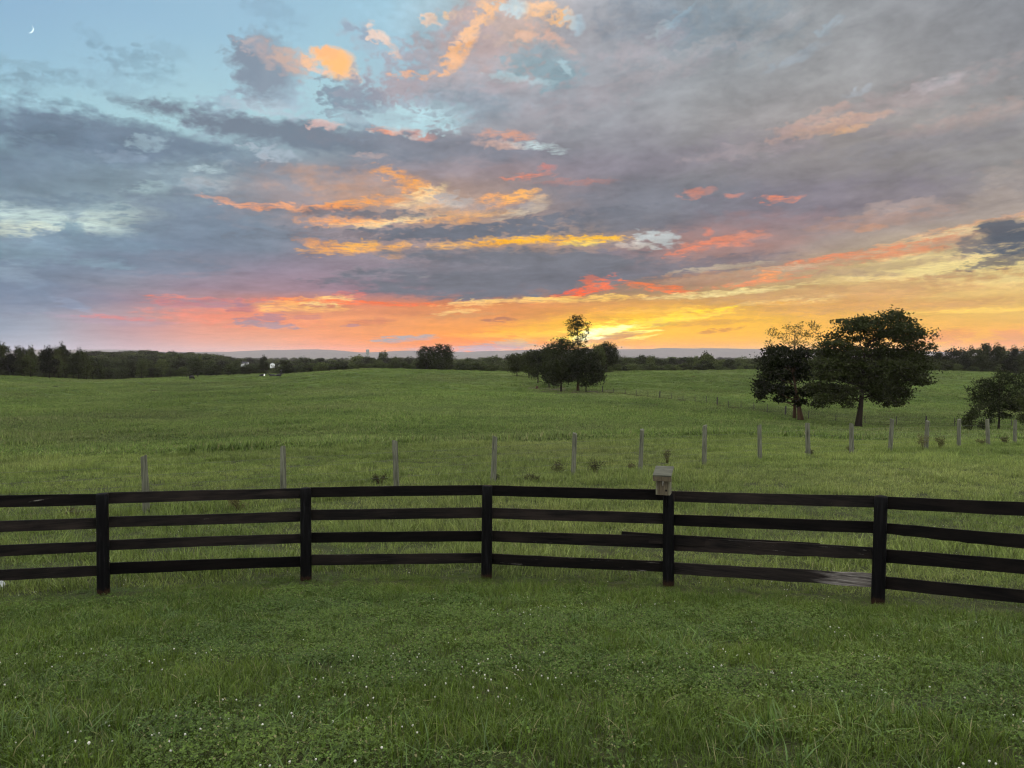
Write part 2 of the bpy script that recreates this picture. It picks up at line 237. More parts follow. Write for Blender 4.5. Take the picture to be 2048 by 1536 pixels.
def build_sky():
    t = WT
    tc = nd(t, 'ShaderNodeTexCoord')
    sep = nd(t, 'ShaderNodeSeparateXYZ')
    t.links.new(tc.outputs['Generated'], sep.inputs[0])
    x, y, z = sep.outputs
    az = math_node(t, 'ARCTAN2', x, y)
    hyp = math_node(t, 'SQRT', math_node(t, 'ADD', math_node(t, 'MULTIPLY', x, x), math_node(t, 'MULTIPLY', y, y)))
    tel = math_node(t, 'DIVIDE', z, math_node(t, 'MAXIMUM', hyp, 0.08))
    comb = nd(t, 'ShaderNodeCombineXYZ')
    t.links.new(math_node(t, 'MULTIPLY', az, F), comb.inputs[0])
    t.links.new(math_node(t, 'MULTIPLY', tel, F), comb.inputs[1])
    P = comb.outputs[0]
    # clouds flatten towards the horizon: the noise is stretched more the lower it lies
    low = math_node(t, 'LOGARITHM', math_node(t, 'MAXIMUM', math_node(t, 'ADD', tel, 0.10), 0.03), math.e)
    combn = nd(t, 'ShaderNodeCombineXYZ')
    t.links.new(math_node(t, 'MULTIPLY', az, 5.2), combn.inputs[0])
    t.links.new(math_node(t, 'ADD', math_node(t, 'MULTIPLY', low, 3.6), math_node(t, 'MULTIPLY', az, -0.35)), combn.inputs[1])
    Q = combn.outputs[0]

    warp = noise_tex(t, Q, 1.6, 6, 0.58, 0.2, color=True)
    big = nd(t, 'ShaderNodeVectorMath', operation='MULTIPLY_ADD')
    t.links.new(warp, big.inputs[0])
    big.inputs[1].default_value = (150, 46, 0)
    big.inputs[2].default_value = (-75, -23, 0)
    # the warp shrinks near the horizon, where everything is thinner
    wscale = map_range(t, tel, 0.0, 0.25, 0.22, 1.0)
    bigs = nd(t, 'ShaderNodeVectorMath', operation='SCALE')
    t.links.new(big.outputs[0], bigs.inputs[0])
    t.links.new(wscale, bigs.inputs['Scale'])
    padd = nd(t, 'ShaderNodeVectorMath', operation='ADD')
    t.links.new(P, padd.inputs[0])
    t.links.new(bigs.outputs[0], padd.inputs[1])
    PW = padd.outputs[0]
    sm = nd(t, 'ShaderNodeVectorMath', operation='SCALE')
    t.links.new(bigs.outputs[0], sm.inputs[0])
    sm.inputs['Scale'].default_value = 0.20
    padd2 = nd(t, 'ShaderNodeVectorMath', operation='ADD')
    t.links.new(P, padd2.inputs[0])
    t.links.new(sm.outputs[0], padd2.inputs[1])
    PS = padd2.outputs[0]

    # rim noises: a coarse one for the big banks, a fine one for the small scraps
    nA = noise_tex(t, Q, 4.2, 5, 0.60, 0.25)
    nB = noise_tex(t, mapping(t, Q, (3.1, 1.7, 4.0), 0.05, (1.0, 0.95, 1)), 13.0, 3.5, 0.55, 0.2, color=True)
    sepb = nd(t, 'ShaderNodeSeparateColor')
    t.links.new(nB, sepb.inputs[0])
    edge_fine = math_node(t, 'SUBTRACT', math_node(t, 'MULTIPLY_ADD', nA, 0.45, math_node(t, 'MULTIPLY', sepb.outputs[0], 0.85)), 0.65)
    edge = math_node(t, 'SUBTRACT', math_node(t, 'MULTIPLY_ADD', nA, 0.85, math_node(t, 'MULTIPLY', sepb.outputs[0], 0.35)), 0.60)
    # a finer stirring of the small clouds
    stir = nd(t, 'ShaderNodeVectorMath', operation='MULTIPLY_ADD')
    t.links.new(nB, stir.inputs[0])
    stir.inputs[1].default_value = (50, 28, 0)
    stir.inputs[2].default_value = (-25, -14, 0)
    stirs = nd(t, 'ShaderNodeVectorMath', operation='SCALE')
    t.links.new(stir.outputs[0], stirs.inputs[0])
    t.links.new(wscale, stirs.inputs['Scale'])
    padd3 = nd(t, 'ShaderNodeVectorMath', operation='ADD')
    t.links.new(PS, padd3.inputs[0])
    t.links.new(stirs.outputs[0], padd3.inputs[1])
    PS = padd3.outputs[0]

    # ---- painted broad colours
    sw = nd(t, 'ShaderNodeSeparateXYZ')
    t.links.new(PW, sw.inputs[0])
    ax = map_range(t, sw.outputs[0], -0.62 * F, 0.62 * F, 0.0, 1.0)
    ty = sw.outputs[1]
    rows = sorted(SKY_ROWS)
    grid = np.array([SKY_ROWS[r] for r in rows], float)
    cols = np.array(SKY_COLS, float)

    def sample(px, py):
        j = int(np.clip(np.searchsorted(rows, py) - 1, 0, len(rows) - 2))
        f = float(np.clip((py - rows[j]) / (rows[j + 1] - rows[j]), 0, 1))
        row = grid[j] * (1 - f) + grid[j + 1] * f
        return [float(np.interp(px, cols, row[:, k])) for k in range(3)]
    res = None
    prev = None
    for r in rows[::-1]:
        tval = sky_pos(1024, r)[1]
        ramp = nd(t, 'ShaderNodeValToRGB')
        cr = ramp.color_ramp
        cr.interpolation = 'B_SPLINE' if False else 'LINEAR'
        N = 17
        while len(cr.elements) < N:
            cr.elements.new(0.5)
        for i in range(N):
            a = -0.62 + 1.24 * i / (N - 1)
            px = 1024 + F * math.tan(a)
            # pixel row where this azimuth reaches that elevation
            yy = 1.0
            zz = tval / F / math.cos(a)
            v = (zz * math.cos(PITCH) + math.sin(PITCH)) / (math.cos(PITCH) - zz * math.sin(PITCH))
            py = 768 - v * F
            cr.elements[i].position = i / (N - 1)
            cr.elements[i].color = [min(v, 1.0) for v in behind_air(sample(px, py), px, py)] + [1.0]
        t.links.new(ax, ramp.inputs[0])
        c = ramp.outputs[0]
        if res is None:
            res = c
        else:
            res = mix_color(t, map_range(t, ty, prev, tval, 0, 1), res, c)
        prev = tval

    # ---- texture inside the clouds (not in the clear blue at the upper left)
    n = mapping(t, P, (sky_pos(330, 40)[0], sky_pos(330, 40)[1], 0), math.radians(-14), (560, 260, 1), 'TEXTURE')
    g = nd(t, 'ShaderNodeTexGradient', gradient_type='SPHERICAL')
    t.links.new(n, g.inputs[0])
    tex_amt = map_range(t, g.outputs['Fac'], 0.05, 0.35, 1.0, 0.0, 'SMOOTHSTEP')
    nC = noise_tex(t, mapping(t, Q, (7.3, 2.2, 1.0), -0.12, (0.9, 1.1, 1)), 3.0, 7, 0.60, 0.3)
    fac = math_node(t, 'SUBTRACT', math_node(t, 'MULTIPLY_ADD', sepb.outputs[2], 0.28, nC), 0.64)
    fac = math_node(t, 'MULTIPLY', fac, tex_amt)
    # flat near the horizon, where cloud texture is too small to see
    calm = map_range(t, tel, 0.004, 0.09, 0.35, 1.0)
    gain = math_node(t, 'ADD', math_node(t, 'MULTIPLY', math_node(t, 'MULTIPLY', fac, calm), 0.95), 1.05)
    # thin places inside the lit clouds
    cap = map_range(t, math_node(t, 'MULTIPLY_ADD', nC, 0.45, math_node(t, 'MULTIPLY', sepb.outputs[1], 0.55)), 0.36, 0.60, 0.30, 1.0)
    nS = noise_tex(t, mapping(t, Q, (5.5, 8.2, 2.0), 0.10, (0.55, 1.5, 1)), 11.0, 4, 0.58, 0.5)
    cap = map_range(t, math_node(t, 'ABSOLUTE', math_node(t, 'SUBTRACT', nS, 0.5)), 0.0, 0.13, 1.0, 0.22)
    # ---- individual clouds and gaps
    # each is an ellipse written as a quadratic form of the position, its rim torn by the noise;
    # the window of sky is cut into tiles that hold only the clouds reaching into them
    sepc = nd(t, 'ShaderNodeSeparateColor')
    t.links.new(res, sepc.inputs[0])
    edge = math_node(t, 'MULTIPLY_ADD', sepc.outputs[0], 1e-7, edge)
    edge_fine = math_node(t, 'MULTIPLY_ADD', edge, 1e-7, edge_fine)
    sp = nd(t, 'ShaderNodeSeparateXYZ')
    t.links.new(PS, sp.inputs[0])
    X = math_node(t, 'MULTIPLY_ADD', edge_fine, 1e-7, sp.outputs[0])
    Y = math_node(t, 'MULTIPLY_ADD', edge_fine, 1e-7, sp.outputs[1])

    def vec(a, b, c):
        n = nd(t, 'ShaderNodeCombineXYZ')
        for i, q in enumerate((a, b, c)):
            t.links.new(q, n.inputs[i])
        return n.outputs[0]
    xx, xy, yy = math_node(t, 'MULTIPLY', X, X), math_node(t, 'MULTIPLY', X, Y), math_node(t, 'MULTIPLY', Y, Y)
    V1, V2, V3 = vec(xx, xy, yy), vec(X, Y, edge), vec(X, Y, edge_fine)

    clouds = []
    for (px, py, rw, rh, tilt, colr, op, soft, rag) in SKY_CLOUDS:
        cx, cy = sky_pos(px, py)
        u = (px - 1024) / F
        k = 1 / math.sqrt(1 + u * u)
        ra, rb = rw * k * k, rh * k
        if max(colr) > 205 and 255 < py < 575:
            ra, rb = ra * 0.86, rb * 0.80
            op *= 0.92
            if colr[1] < 150:
                colr = tuple(v * 0.84 + g_ * 0.16 for v, g_ in zip(colr, (165, 150, 150)))
        ct, st = math.cos(math.radians(tilt)), math.sin(math.radians(tilt))
        A = ct * ct / ra ** 2 + st * st / rb ** 2
        C = st * st / ra ** 2 + ct * ct / rb ** 2
        B = 2 * ct * st * (1 / ra ** 2 - 1 / rb ** 2)
        g0 = A * cx * cx + B * cx * cy + C * cy * cy
        kk = op / ((2.9 if 255 < py < 560 and max(colr) > 205 else 1.85) * soft)         # slope of the rim
        q = -0.52 * kk
        fine = rh < 19 or (py < 250 and rh < 70)
        c1 = (A * q, B * q, C * q)
        c2 = ((-2 * A * cx - B * cy) * q, (-2 * C * cy - B * cx) * q, rag * RAG * kk)
        const = g0 * q + kk * (1.0 - 0.42) + op * 0.5
        reach = 2.3
        lit = op >= 0.69 and max(colr) > 205 and 255 < py < 640
        bx = reach * math.hypot(ra * ct, rb * st) + 70
        by = reach * math.hypot(ra * st, rb * ct) + 45
        clouds.append((cx - bx, cx + bx, cy - by, cy + by, fine, lit, c1, c2, const, op, behind_air(colr, px, py)))

    def tile_group(x0, x1, y0, y1):
        g = bpy.data.node_groups.new('sky_tile', 'ShaderNodeTree')
        for nm, ty in (('V1', 'NodeSocketVector'), ('V2', 'NodeSocketVector'), ('V3', 'NodeSocketVector'), ('Base', 'NodeSocketColor'), ('Cap', 'NodeSocketFloat')):
            g.interface.new_socket(nm, in_out='INPUT', socket_type=ty)
        g.interface.new_socket('Color', in_out='OUTPUT', socket_type='NodeSocketColor')
        gi, go = nd(g, 'NodeGroupInput'), nd(g, 'NodeGroupOutput')
        r = gi.outputs['Base']

        def dot(v, c):
            n = nd(g, 'ShaderNodeVectorMath', operation='DOT_PRODUCT')
            g.links.new(v, n.inputs[0])
            n.inputs[1].default_value = c
            return n.outputs['Value']
        for (a0, a1, b0, b1, fine, lit, c1, c2, const, op, col) in clouds:
            if a1 < x0 or a0 > x1 or b1 < y0 or b0 > y1:
                continue
            s = math_node(g, 'ADD', dot(gi.outputs['V1'], c1), dot(gi.outputs['V3' if fine else 'V2'], c2))
            s = math_node(g, 'ADD', s, const)
            # (the mix clamps below zero; an extra clamp node would overflow the shader's stack)
            al = math_node(g, 'MINIMUM', s, gi.outputs['Cap'] if lit else op)
            r = mix_color(g, al, r, col)
        g.links.new(r, go.inputs[0])
        return g

    # nothing glows below the ground
    below = map_range(t, tel, -0.06, -0.01, 0.25, 1.0)
    shade = math_node(t, 'MULTIPLY', gain, below)

    def tile(x0, x1, y0, y1):
        g = nd(t, 'ShaderNodeGroup')
        g.node_tree = tile_group(x0, x1, y0, y1)
        for nm, v in (('V1', V1), ('V2', V2), ('V3', V3), ('Base', res), ('Cap', cap)):
            t.links.new(v, g.inputs[nm])
        bg = nd(t, 'ShaderNodeBackground')
        t.links.new(g.outputs[0], bg.inputs[0])
        t.links.new(shade, bg.inputs[1])
        return bg.outputs[0]

    def split(val, cuts, make):
        """binary choice along one axis: only the chosen branch is evaluated"""
        if len(cuts) == 2:
            return make(cuts[0], cuts[1])
        m = len(cuts) // 2
        lo = split(val, cuts[:m + 1], make)
        hi = split(val, cuts[m:], make)
        sel = math_node(t, 'GREATER_THAN', val, cuts[m])
        n = nd(t, 'ShaderNodeMixShader')
        t.links.new(sel, n.inputs[0])
        t.links.new(lo, n.inputs[1])
        t.links.new(hi, n.inputs[2])
        return n.outputs[0]
    spx = nd(t, 'ShaderNodeSeparateXYZ')
    t.links.new(P, spx.inputs[0])
    BIG = 1e5
    ycuts = [-BIG, 62, 110, 180, 290, 420, BIG]
    xcuts = [-BIG, -560, -330, -150, 50, 260, 480, BIG]
    front = split(spx.outputs[1], ycuts, lambda y0, y1: split(spx.outputs[0], xcuts, lambda x0, x1: tile(x0, x1, y0, y1)))

    # ---- the rest of the dome: Nishita sky overhead and behind, plus an added unseen fill lighting the ground
    sky = nd(t, 'ShaderNodeTexSky', sky_type='NISHITA')
    sky.sun_disc = False
    sky.sun_elevation = SUN_EL
    sky.sun_rotation = SUN_AZ
    nis = mix_color(t, 1.0, sky.outputs[0], (0.10, 0.10, 0.10), 'MULTIPLY')
    nb = noise_tex(t, tc.outputs['Generated'], 2.2, 4, 0.55, 0.3)
    dome_fill = mix_color(t, map_range(t, nb, 0.35, 0.65, 0, 1, 'SMOOTHSTEP'), (AMB * 0.90, AMB * 0.95, AMB * 1.02), (AMB * 1.06, AMB * 0.99, AMB * 0.92))
    dome = mix_color(t, 1.0, nis, dome_fill, 'ADD')
    out_el = map_range(t, tel, 0.50, 1.1, 0, 1, 'SMOOTHSTEP')
    out_az = map_range(t, math_node(t, 'ABSOLUTE', az), 0.66, 1.3, 0, 1, 'SMOOTHSTEP')
    outside = math_node(t, 'MAXIMUM', out_el, out_az)
    bg = nd(t, 'ShaderNodeBackground')
    t.links.new(dome, bg.inputs[0])
    t.links.new(below, bg.inputs[1])
    n = nd(t, 'ShaderNodeMixShader')
    t.links.new(outside, n.inputs[0])
    t.links.new(front, n.inputs[1])
    t.links.new(bg.outputs[0], n.inputs[2])
    out = nd(t, 'ShaderNodeOutputWorld')
    t.links.new(n.outputs[0], out.inputs[0])


AMB = 2.15                        # added fill from the unseen sky overhead and behind, lights the foreground
build_sky()
world.cycles.sampling_method = 'MANUAL'
world.cycles.sample_map_resolution = 1024

# ------------------------------------------------------------------ sun, low and veiled by cloud
sun_data = bpy.data.lights.new('sun', 'SUN')
sun_data.energy = 0.8
sun_data.angle = math.radians(10)
sun_data.color = (1.0, 0.62, 0.30)
sun = bpy.data.objects.new('sun', sun_data)
COL.objects.link(sun)
sun.location = (0, 0, 60)
_d = Vector((math.sin(SUN_AZ) * math.cos(SUN_EL), math.cos(SUN_AZ) * math.cos(SUN_EL), math.sin(SUN_EL)))
sun.rotation_euler = _d.to_track_quat('Z', 'Y').to_euler()

# ------------------------------------------------------------------ helpers
RNG = np.random.default_rng(7)
random.seed(7)


def tag(o, label=None, cat=None, group=None, kind=None):
    if label:
        o['label'] = label
    if cat:
        o['category'] = cat
    if group:
        o['group'] = group
    if kind:
        o['kind'] = kind
    return o


def link_mesh(name, verts, faces, mat, parent=None, smooth=True, mats=None):
    me = bpy.data.meshes.new(name)
    me.from_pydata([tuple(v) for v in verts], [], [tuple(f) for f in faces])
    if mat:
        me.materials.append(mat)
    for m in mats or ():
        me.materials.append(m)
    if smooth:
        me.polygons.foreach_set('use_smooth', [True] * len(me.polygons))
    me.update()
    o = bpy.data.objects.new(name, me)
    COL.objects.link(o)
    if parent:
        o.parent = parent
    return o


def empty(name, loc, rz=0.0):
    o = bpy.data.objects.new(name, None)
    o.empty_display_size = 0.2
    COL.objects.link(o)
    o.location = loc
    o.rotation_euler = (0, 0, rz)
    return o


class MB:
    """collects simple solids into one mesh"""
    def __init__(self):
        self.v, self.f = [], []

    def add(self, vs, fs):
        n = len(self.v)
        self.v += [tuple(v) for v in vs]
        self.f += [tuple(i + n for i in f) for f in fs]

    def box(self, c, s, rot=None):
        vs = []
        for z in (-.5, .5):
            for y in (-.5, .5):
                for x in (-.5, .5):
                    p = Vector((x * s[0], y * s[1], z * s[2]))
                    if rot:
                        p = rot @ p
                    vs.append(p + Vector(c))
        self.add(vs, [(0, 2, 3, 1), (4, 5, 7, 6), (0, 1, 5, 4), (2, 6, 7, 3), (0, 4, 6, 2), (1, 3, 7, 5)])

    def tube(self, pts, rads, n=8, cap=True):
        pts = [Vector(p) for p in pts]
        vs, fs = [], []
        ref = None
        for i, p in enumerate(pts):
            d = (pts[min(i + 1, len(pts) - 1)] - pts[max(i - 1, 0)]).normalized()
            if ref is None:
                ref = Vector((1, 0, 0)) if abs(d.x) < 0.9 else Vector((0, 1, 0))
            a = (ref - d * ref.dot(d)).normalized()
            b = d.cross(a)
            ref = a
            for k in range(n):
                t = 2 * math.pi * k / n
                vs.append(p + (a * math.cos(t) + b * math.sin(t)) * rads[i])
        for i in range(len(pts) - 1):
            for k in range(n):
                q = (k + 1) % n
                fs.append((i * n + k, i * n + q, (i + 1) * n + q, (i + 1) * n + k))
        if cap:
            fs.append(tuple(range(n))[::-1])
            fs.append(tuple((len(pts) - 1) * n + k for k in range(n)))
        self.add(vs, fs)

    def build(self, name, mat, parent=None, smooth=False):
        return link_mesh(name, self.v, self.f, mat, parent, smooth)


def material(name):
    m = bpy.data.materials.new(name)
    m.use_nodes = True
    t = m.node_tree
    t.nodes.clear()
    out = nd(t, 'ShaderNodeOutputMaterial')
    return m, t, out


def principled(t, out, color, rough=0.8, spec=0.3, normal=None):
    p = nd(t, 'ShaderNodeBsdfPrincipled')
    if isinstance(color, (tuple, list)):
        p.inputs['Base Color'].default_value = tuple(color)[:3] + (1,)
    else:
        t.links.new(color, p.inputs['Base Color'])
    if isinstance(rough, (int, float)):
        p.inputs['Roughness'].default_value = rough
    else:
        t.links.new(rough, p.inputs['Roughness'])
    p.inputs['Specular IOR Level'].default_value = spec
    if normal is not None:
        t.links.new(normal, p.inputs['Normal'])
    if out is not None:
        t.links.new(p.outputs[0], out.inputs[0])
    return p


def ramp_color(t, fac, stops):
    r = nd(t, 'ShaderNodeValToRGB')
    cr = r.color_ramp
    while len(cr.elements) < len(stops):
        cr.elements.new(0.5)
    for e, (p, c) in zip(cr.elements, stops):
        e.position = p
        e.color = tuple(c)[:3] + (1,)
    t.links.new(fac, r.inputs[0])
    return r.outputs[0]


def bump(t, height, strength=0.5, dist=0.02):
    b = nd(t, 'ShaderNodeBump')
    b.inputs['Strength'].default_value = strength
    b.inputs['Distance'].default_value = dist
    t.links.new(height, b.inputs['Height'])
    return b.outputs[0]


def vnoise(x, y, seed=0):
    """smooth value noise on numpy arrays, 0..1"""
    x = np.asarray(x, float)
    y = np.asarray(y, float)
    xi, yi = np.floor(x).astype(np.int64), np.floor(y).astype(np.int64)
    fx, fy = x - xi, y - yi
    fx, fy = fx * fx * (3 - 2 * fx), fy * fy * (3 - 2 * fy)

    def h(i, j):
        n = (i * 374761393 + j * 668265263 + seed * 974634533) & 0xffffffff
        n = ((n ^ (n >> 13)) * 1274126177) & 0xffffffff
        return ((n ^ (n >> 16)) & 0xffff) / 65535.0
    a = h(xi, yi) * (1 - fx) + h(xi + 1, yi) * fx
    b = h(xi, yi + 1) * (1 - fx) + h(xi + 1, yi + 1) * fx
    return a * (1 - fy) + b * fy


def fbm(x, y, oct=4, seed=0):
    s, a, tot = 0, 1.0, 0
    for k in range(oct):
        s = s + a * vnoise(x * 2 ** k, y * 2 ** k, seed + k)
        tot += a
        a *= 0.5
    return s / tot


# ------------------------------------------------------------------ the lie of the land
# per bearing: (distance ahead, height) of the ground, read off what stands on it
def _z(py, d):
    return ray(1024, py).z * d + CAM_Z


NEAR = [(3.2, 0.0), (5.0, -0.45), (7.0, -0.87), (8.9, -1.215), (10.4, -1.385), (13, -1.60), (17, -1.83), (22, -2.0), (27, -2.2)]
TERRAIN = {
    -500: [(29, 918), (45, 912), (60, 886), (100, 830), (150, 787), (190, 766), (230, 754)],
    0: [(29, 916), (45, 908), (60, 884), (100, 830), (150, 787), (190, 764), (230, 751)],
    200: [(30, 911), (46, 903), (60, 882), (100, 832), (150, 790), (190, 774), (235, 761)],
    400: [(32, 903), (46, 897), (62, 878), (100, 830), (150, 789), (195, 768), (240, 758), (330, 751)],
    530: [(33, 898), (46, 893), (62, 875), (100, 826), (150, 784), (195, 764), (240, 754), (300, 746.5)],
    650: [(34, 894), (48, 889), (64, 870), (100, 822), (150, 780), (190, 758), (225, 740.5)],
    750: [(35, 891), (48, 887), (64, 869), (100, 821), (150, 779), (185, 755), (220, 735)],
    900: [(36, 887), (50, 882), (66, 865), (100, 822), (150, 782), (190, 757), (222, 739)],
    1050: [(37, 882), (50, 878), (66, 862), (100, 823), (159, 781), (195, 760), (226, 743.5)],
    1200: [(39, 877), (52, 872), (68, 858), (100, 830), (159, 781), (195, 761), (230, 745)],
    1330: [(41, 873), (55, 867), (75, 852), (105, 828), (140, 796), (190, 759), (232, 741.5)],
    1500: [(43, 870), (58, 864), (78, 853), (100, 836), (140, 797), (190, 757), (235, 739.5)],
    1718: [(36, 896), (44, 884), (60, 872), (92, 858), (115, 838), (150, 800), (195, 760), (240, 740)],
    1850: [(38, 893), (46, 883), (62, 872), (92, 857), (115, 838), (150, 802), (195, 763), (240, 742)],
    2048: [(40, 888), (50, 881), (66, 870), (92, 857), (115, 840), (150, 806), (195, 768), (240, 746.5)],
    2500: [(40, 886), (50, 880), (66, 870), (92, 858), (115, 842), (150, 808), (195, 770), (240, 750)],
}
U_N, D_N = 241, 420
U_LIM = (500 + 1024) / F
LD0, LD1 = math.log(2.0), math.log(13000.0)


def _terrain_grid():
    us = np.linspace(-U_LIM, U_LIM, U_N)
    ld = np.linspace(LD0, LD1, D_N)
    cols, rows = [], []
    for px in sorted(TERRAIN):
        pts = [(d, z) for d, z in NEAR if d < TERRAIN[px][0][0] - 3]
        pts += [(d, _z(py, d)) for d, py in TERRAIN[px]]
        dl, zl = pts[-1]
        far = -13.0
        if 100 < px < 520:
            far = -11.0
        pts += [(dl * 1.12, zl - 0.8), (dl * 1.45, zl - 4.0), (620, far - 3), (1000, far - 7), (2000, -24), (4000, -26), (9000, -36), (13000, -60)]
        pts = [(1.0, 0.12), (2.0, 0.08)] + pts
        d = np.log([p[0] for p in pts])
        z = np.array([p[1] for p in pts])
        cols.append((px - 1024) / F)
        rows.append(np.interp(ld, d, z))
    rows = np.array(rows)
    grid = np.array([np.interp(us, cols, rows[:, j]) for j in range(D_N)]).T      # [u, d]
    # the wooded rise at the left, about 800 m away
    uu, dd = np.meshgrid(us, np.exp(ld), indexing='ij')
    pxx = uu * F + 1024
    rise = np.exp(-((pxx - 265) / 185.0) ** 4) * np.exp(-(np.log(dd / 850.0) / 0.30) ** 2)
    grid = grid + rise * 8.5

    def blur(a, n, axis):
        k = np.hanning(2 * n + 3)[1:-1]
        k /= k.sum()
        pad = [(0, 0), (0, 0)]
        pad[axis] = (n, n)
        p = np.pad(a, pad, mode='edge')
        return np.apply_along_axis(lambda v: np.convolve(v, k, mode='valid'), axis, p)
    grid = blur(grid, 5, 1)
    grid = blur(grid, 6, 0)
    return grid


GRID = _terrain_grid()


def H(x, y):
    """height of the ground (numpy arrays or scalars)"""
    x = np.asarray(x, float)
    y = np.asarray(y, float)
    d = np.clip(y, 2.0, 12900.0)
    u = np.clip(x / np.maximum(d, 2.5), -U_LIM, U_LIM)
    fu = (u + U_LIM) / (2 * U_LIM) * (U_N - 1)
    fd = (np.log(d) - LD0) / (LD1 - LD0) * (D_N - 1)
    i = np.clip(fu.astype(int), 0, U_N - 2)
    j = np.clip(fd.astype(int), 0, D_N - 2)
    a, b = fu - i, fd - j
    z = (GRID[i, j] * (1 - a) + GRID[i + 1, j] * a) * (1 - b) + (GRID[i, j + 1] * (1 - a) + GRID[i + 1, j + 1] * a) * b
    r = np.clip((d - 6) / 40, 0, 1)
    z = z + r * 0.16 * (fbm(x / 3.1, y / 3.1, 3, 3) - 0.5)
    z = z + np.clip((d - 30) / 60, 0, 1) * 0.9 * (fbm(x / 21.0, y / 21.0, 2, 9) - 0.5)
    z = z + 0.035 * (fbm(x / 0.45, y / 0.45, 2, 5) - 0.5) * np.clip((60 - d) / 40, 0, 1)
    return z


def h(x, y):
    return float(H(x, y))


def ground_at(px, py, guess=None):
    """where the sight line through a pixel meets the ground"""
    r = ray(px, py)
    lo = 2.5
    prev = lo
    d = lo
    while d < 6000:
        if CAM_Z + r.z * d < h(r.x * d, d):
            a, b = prev, d
            for _ in range(30):
                m = (a + b) / 2
                if CAM_Z + r.z * m < h(r.x * m, m):
                    b = m
                else:
                    a = m
            return Vector((r.x * b, b, h(r.x * b, b)))
        prev = d
        d *= 1.02
    return None


def grass_color(t, scale=1.0):
    """meadow colours by place: fresh, olive and dry patches; returns a colour socket"""
    geo = nd(t, 'ShaderNodeNewGeometry')
    pos = geo.outputs['Position']
    n1 = noise_tex(t, pos, 0.10, 4, 0.6)
    n2 = noise_tex(t, mapping(t, pos, (9, 4, 0)), 0.9, 4, 0.6)
    n3 = noise_tex(t, mapping(t, pos, (3, 7, 0)), 0.035, 3, 0.5)
    m = math_node(t, 'ADD', math_node(t, 'MULTIPLY', n1, 0.5), math_node(t, 'MULTIPLY', n2, 0.5))
    c = ramp_color(t, m, [(0.30, [v * scale for v in GREENS[0]]), (0.46, [v * scale for v in GREENS[1]]), (0.56, [v * scale for v in GREENS[2]]), (0.72, [v * scale for v in GREENS[3]])])
    dry = ramp_color(t, n3, [(0.45, (0, 0, 0)), (0.75, (1, 1, 1))])
    c = mix_color(t, math_node(t, 'MULTIPLY', dry, 0.45), c, [v * scale for v in (0.120, 0.112, 0.045)])
    # broad sweeps of lighter and darker colour
    n4 = noise_tex(t, mapping(t, pos, (13, 5, 0), 0.5, (1.0, 1.7, 1)), 0.016, 3, 0.55)
    hv = nd(t, 'ShaderNodeHueSaturation')
    t.links.new(c, hv.inputs['Color'])
    t.links.new(map_range(t, n4, 0.35, 0.65, 0.74, 1.22), hv.inputs['Value'])
    c = hv.outputs[0]
    return c, pos


GREENS = [(0.052, 0.078, 0.014), (0.080, 0.114, 0.020), (0.108, 0.142, 0.027), (0.140, 0.160, 0.038)]


def ground_material():
    m, t, out = material('pasture_turf')
    c, pos = grass_color(t, 0.66)
    c = mix_color(t, 1.0, c, (0.86, 0.98, 0.86), 'MULTIPLY')
    # tussocks and thin spots; their size grows with nothing but the noise itself
    f1 = noise_tex(t, mapping(t, pos, (1, 2, 0), 0.3, (1, 1, 1)), 1.7, 6, 0.65)
    f2 = noise_tex(t, pos, 9.0, 4, 0.6)
    k = math_node(t, 'ADD', math_node(t, 'MULTIPLY', f1, 0.65), math_node(t, 'MULTIPLY', f2, 0.35))
    c = mix_color(t, ramp_color(t, k, [(0.34, (1, 1, 1)), (0.50, (0, 0, 0))]), c, (0.030, 0.044, 0.014))
    c = mix_color(t, math_node(t, 'MULTIPLY', ramp_color(t, k, [(0.56, (0, 0, 0)), (0.70, (1, 1, 1))]), 0.25), c, (0.125, 0.135, 0.048))
    # in the lawn and the nearer pasture the blades stand on dark thatch and soil
    sep = nd(t, 'ShaderNodeSeparateXYZ')
    t.links.new(pos, sep.inputs[0])
    edge = math_node(t, 'MULTIPLY_ADD', f1, 22.0, sep.outputs[1])
    c = mix_color(t, map_range(t, edge, 40, 62, 1, 0), c, mix_color(t, f2, (0.013, 0.017, 0.006), (0.040, 0.046, 0.016)))
    # trodden earth under the trees, also painting in their shade on the ground
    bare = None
    for (ex, ey, rx, ry) in EARTH_SHADE:
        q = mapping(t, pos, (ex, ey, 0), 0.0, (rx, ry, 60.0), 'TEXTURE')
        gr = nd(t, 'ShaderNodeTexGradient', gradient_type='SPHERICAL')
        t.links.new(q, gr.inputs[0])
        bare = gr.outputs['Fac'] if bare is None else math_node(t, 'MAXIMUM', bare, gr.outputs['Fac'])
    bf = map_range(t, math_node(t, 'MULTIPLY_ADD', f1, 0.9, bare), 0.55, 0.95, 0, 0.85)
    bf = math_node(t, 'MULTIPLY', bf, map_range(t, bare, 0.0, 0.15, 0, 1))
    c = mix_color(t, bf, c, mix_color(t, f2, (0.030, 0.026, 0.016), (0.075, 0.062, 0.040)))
    principled(t, out, c, 0.9, 0.08, bump(t, k, 0.9, 0.12))
    return m


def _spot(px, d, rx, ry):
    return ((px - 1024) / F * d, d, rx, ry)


EARTH_SHADE = [_spot(1150, 158, 13, 12), _spot(1085, 168, 8, 8), _spot(1604, 99, 7.5, 6), _spot(1718, 92.5, 9, 5), _spot(1985, 83, 6, 4), _spot(1850, 96.5, 9, 3)]
M_TURF = ground_material()


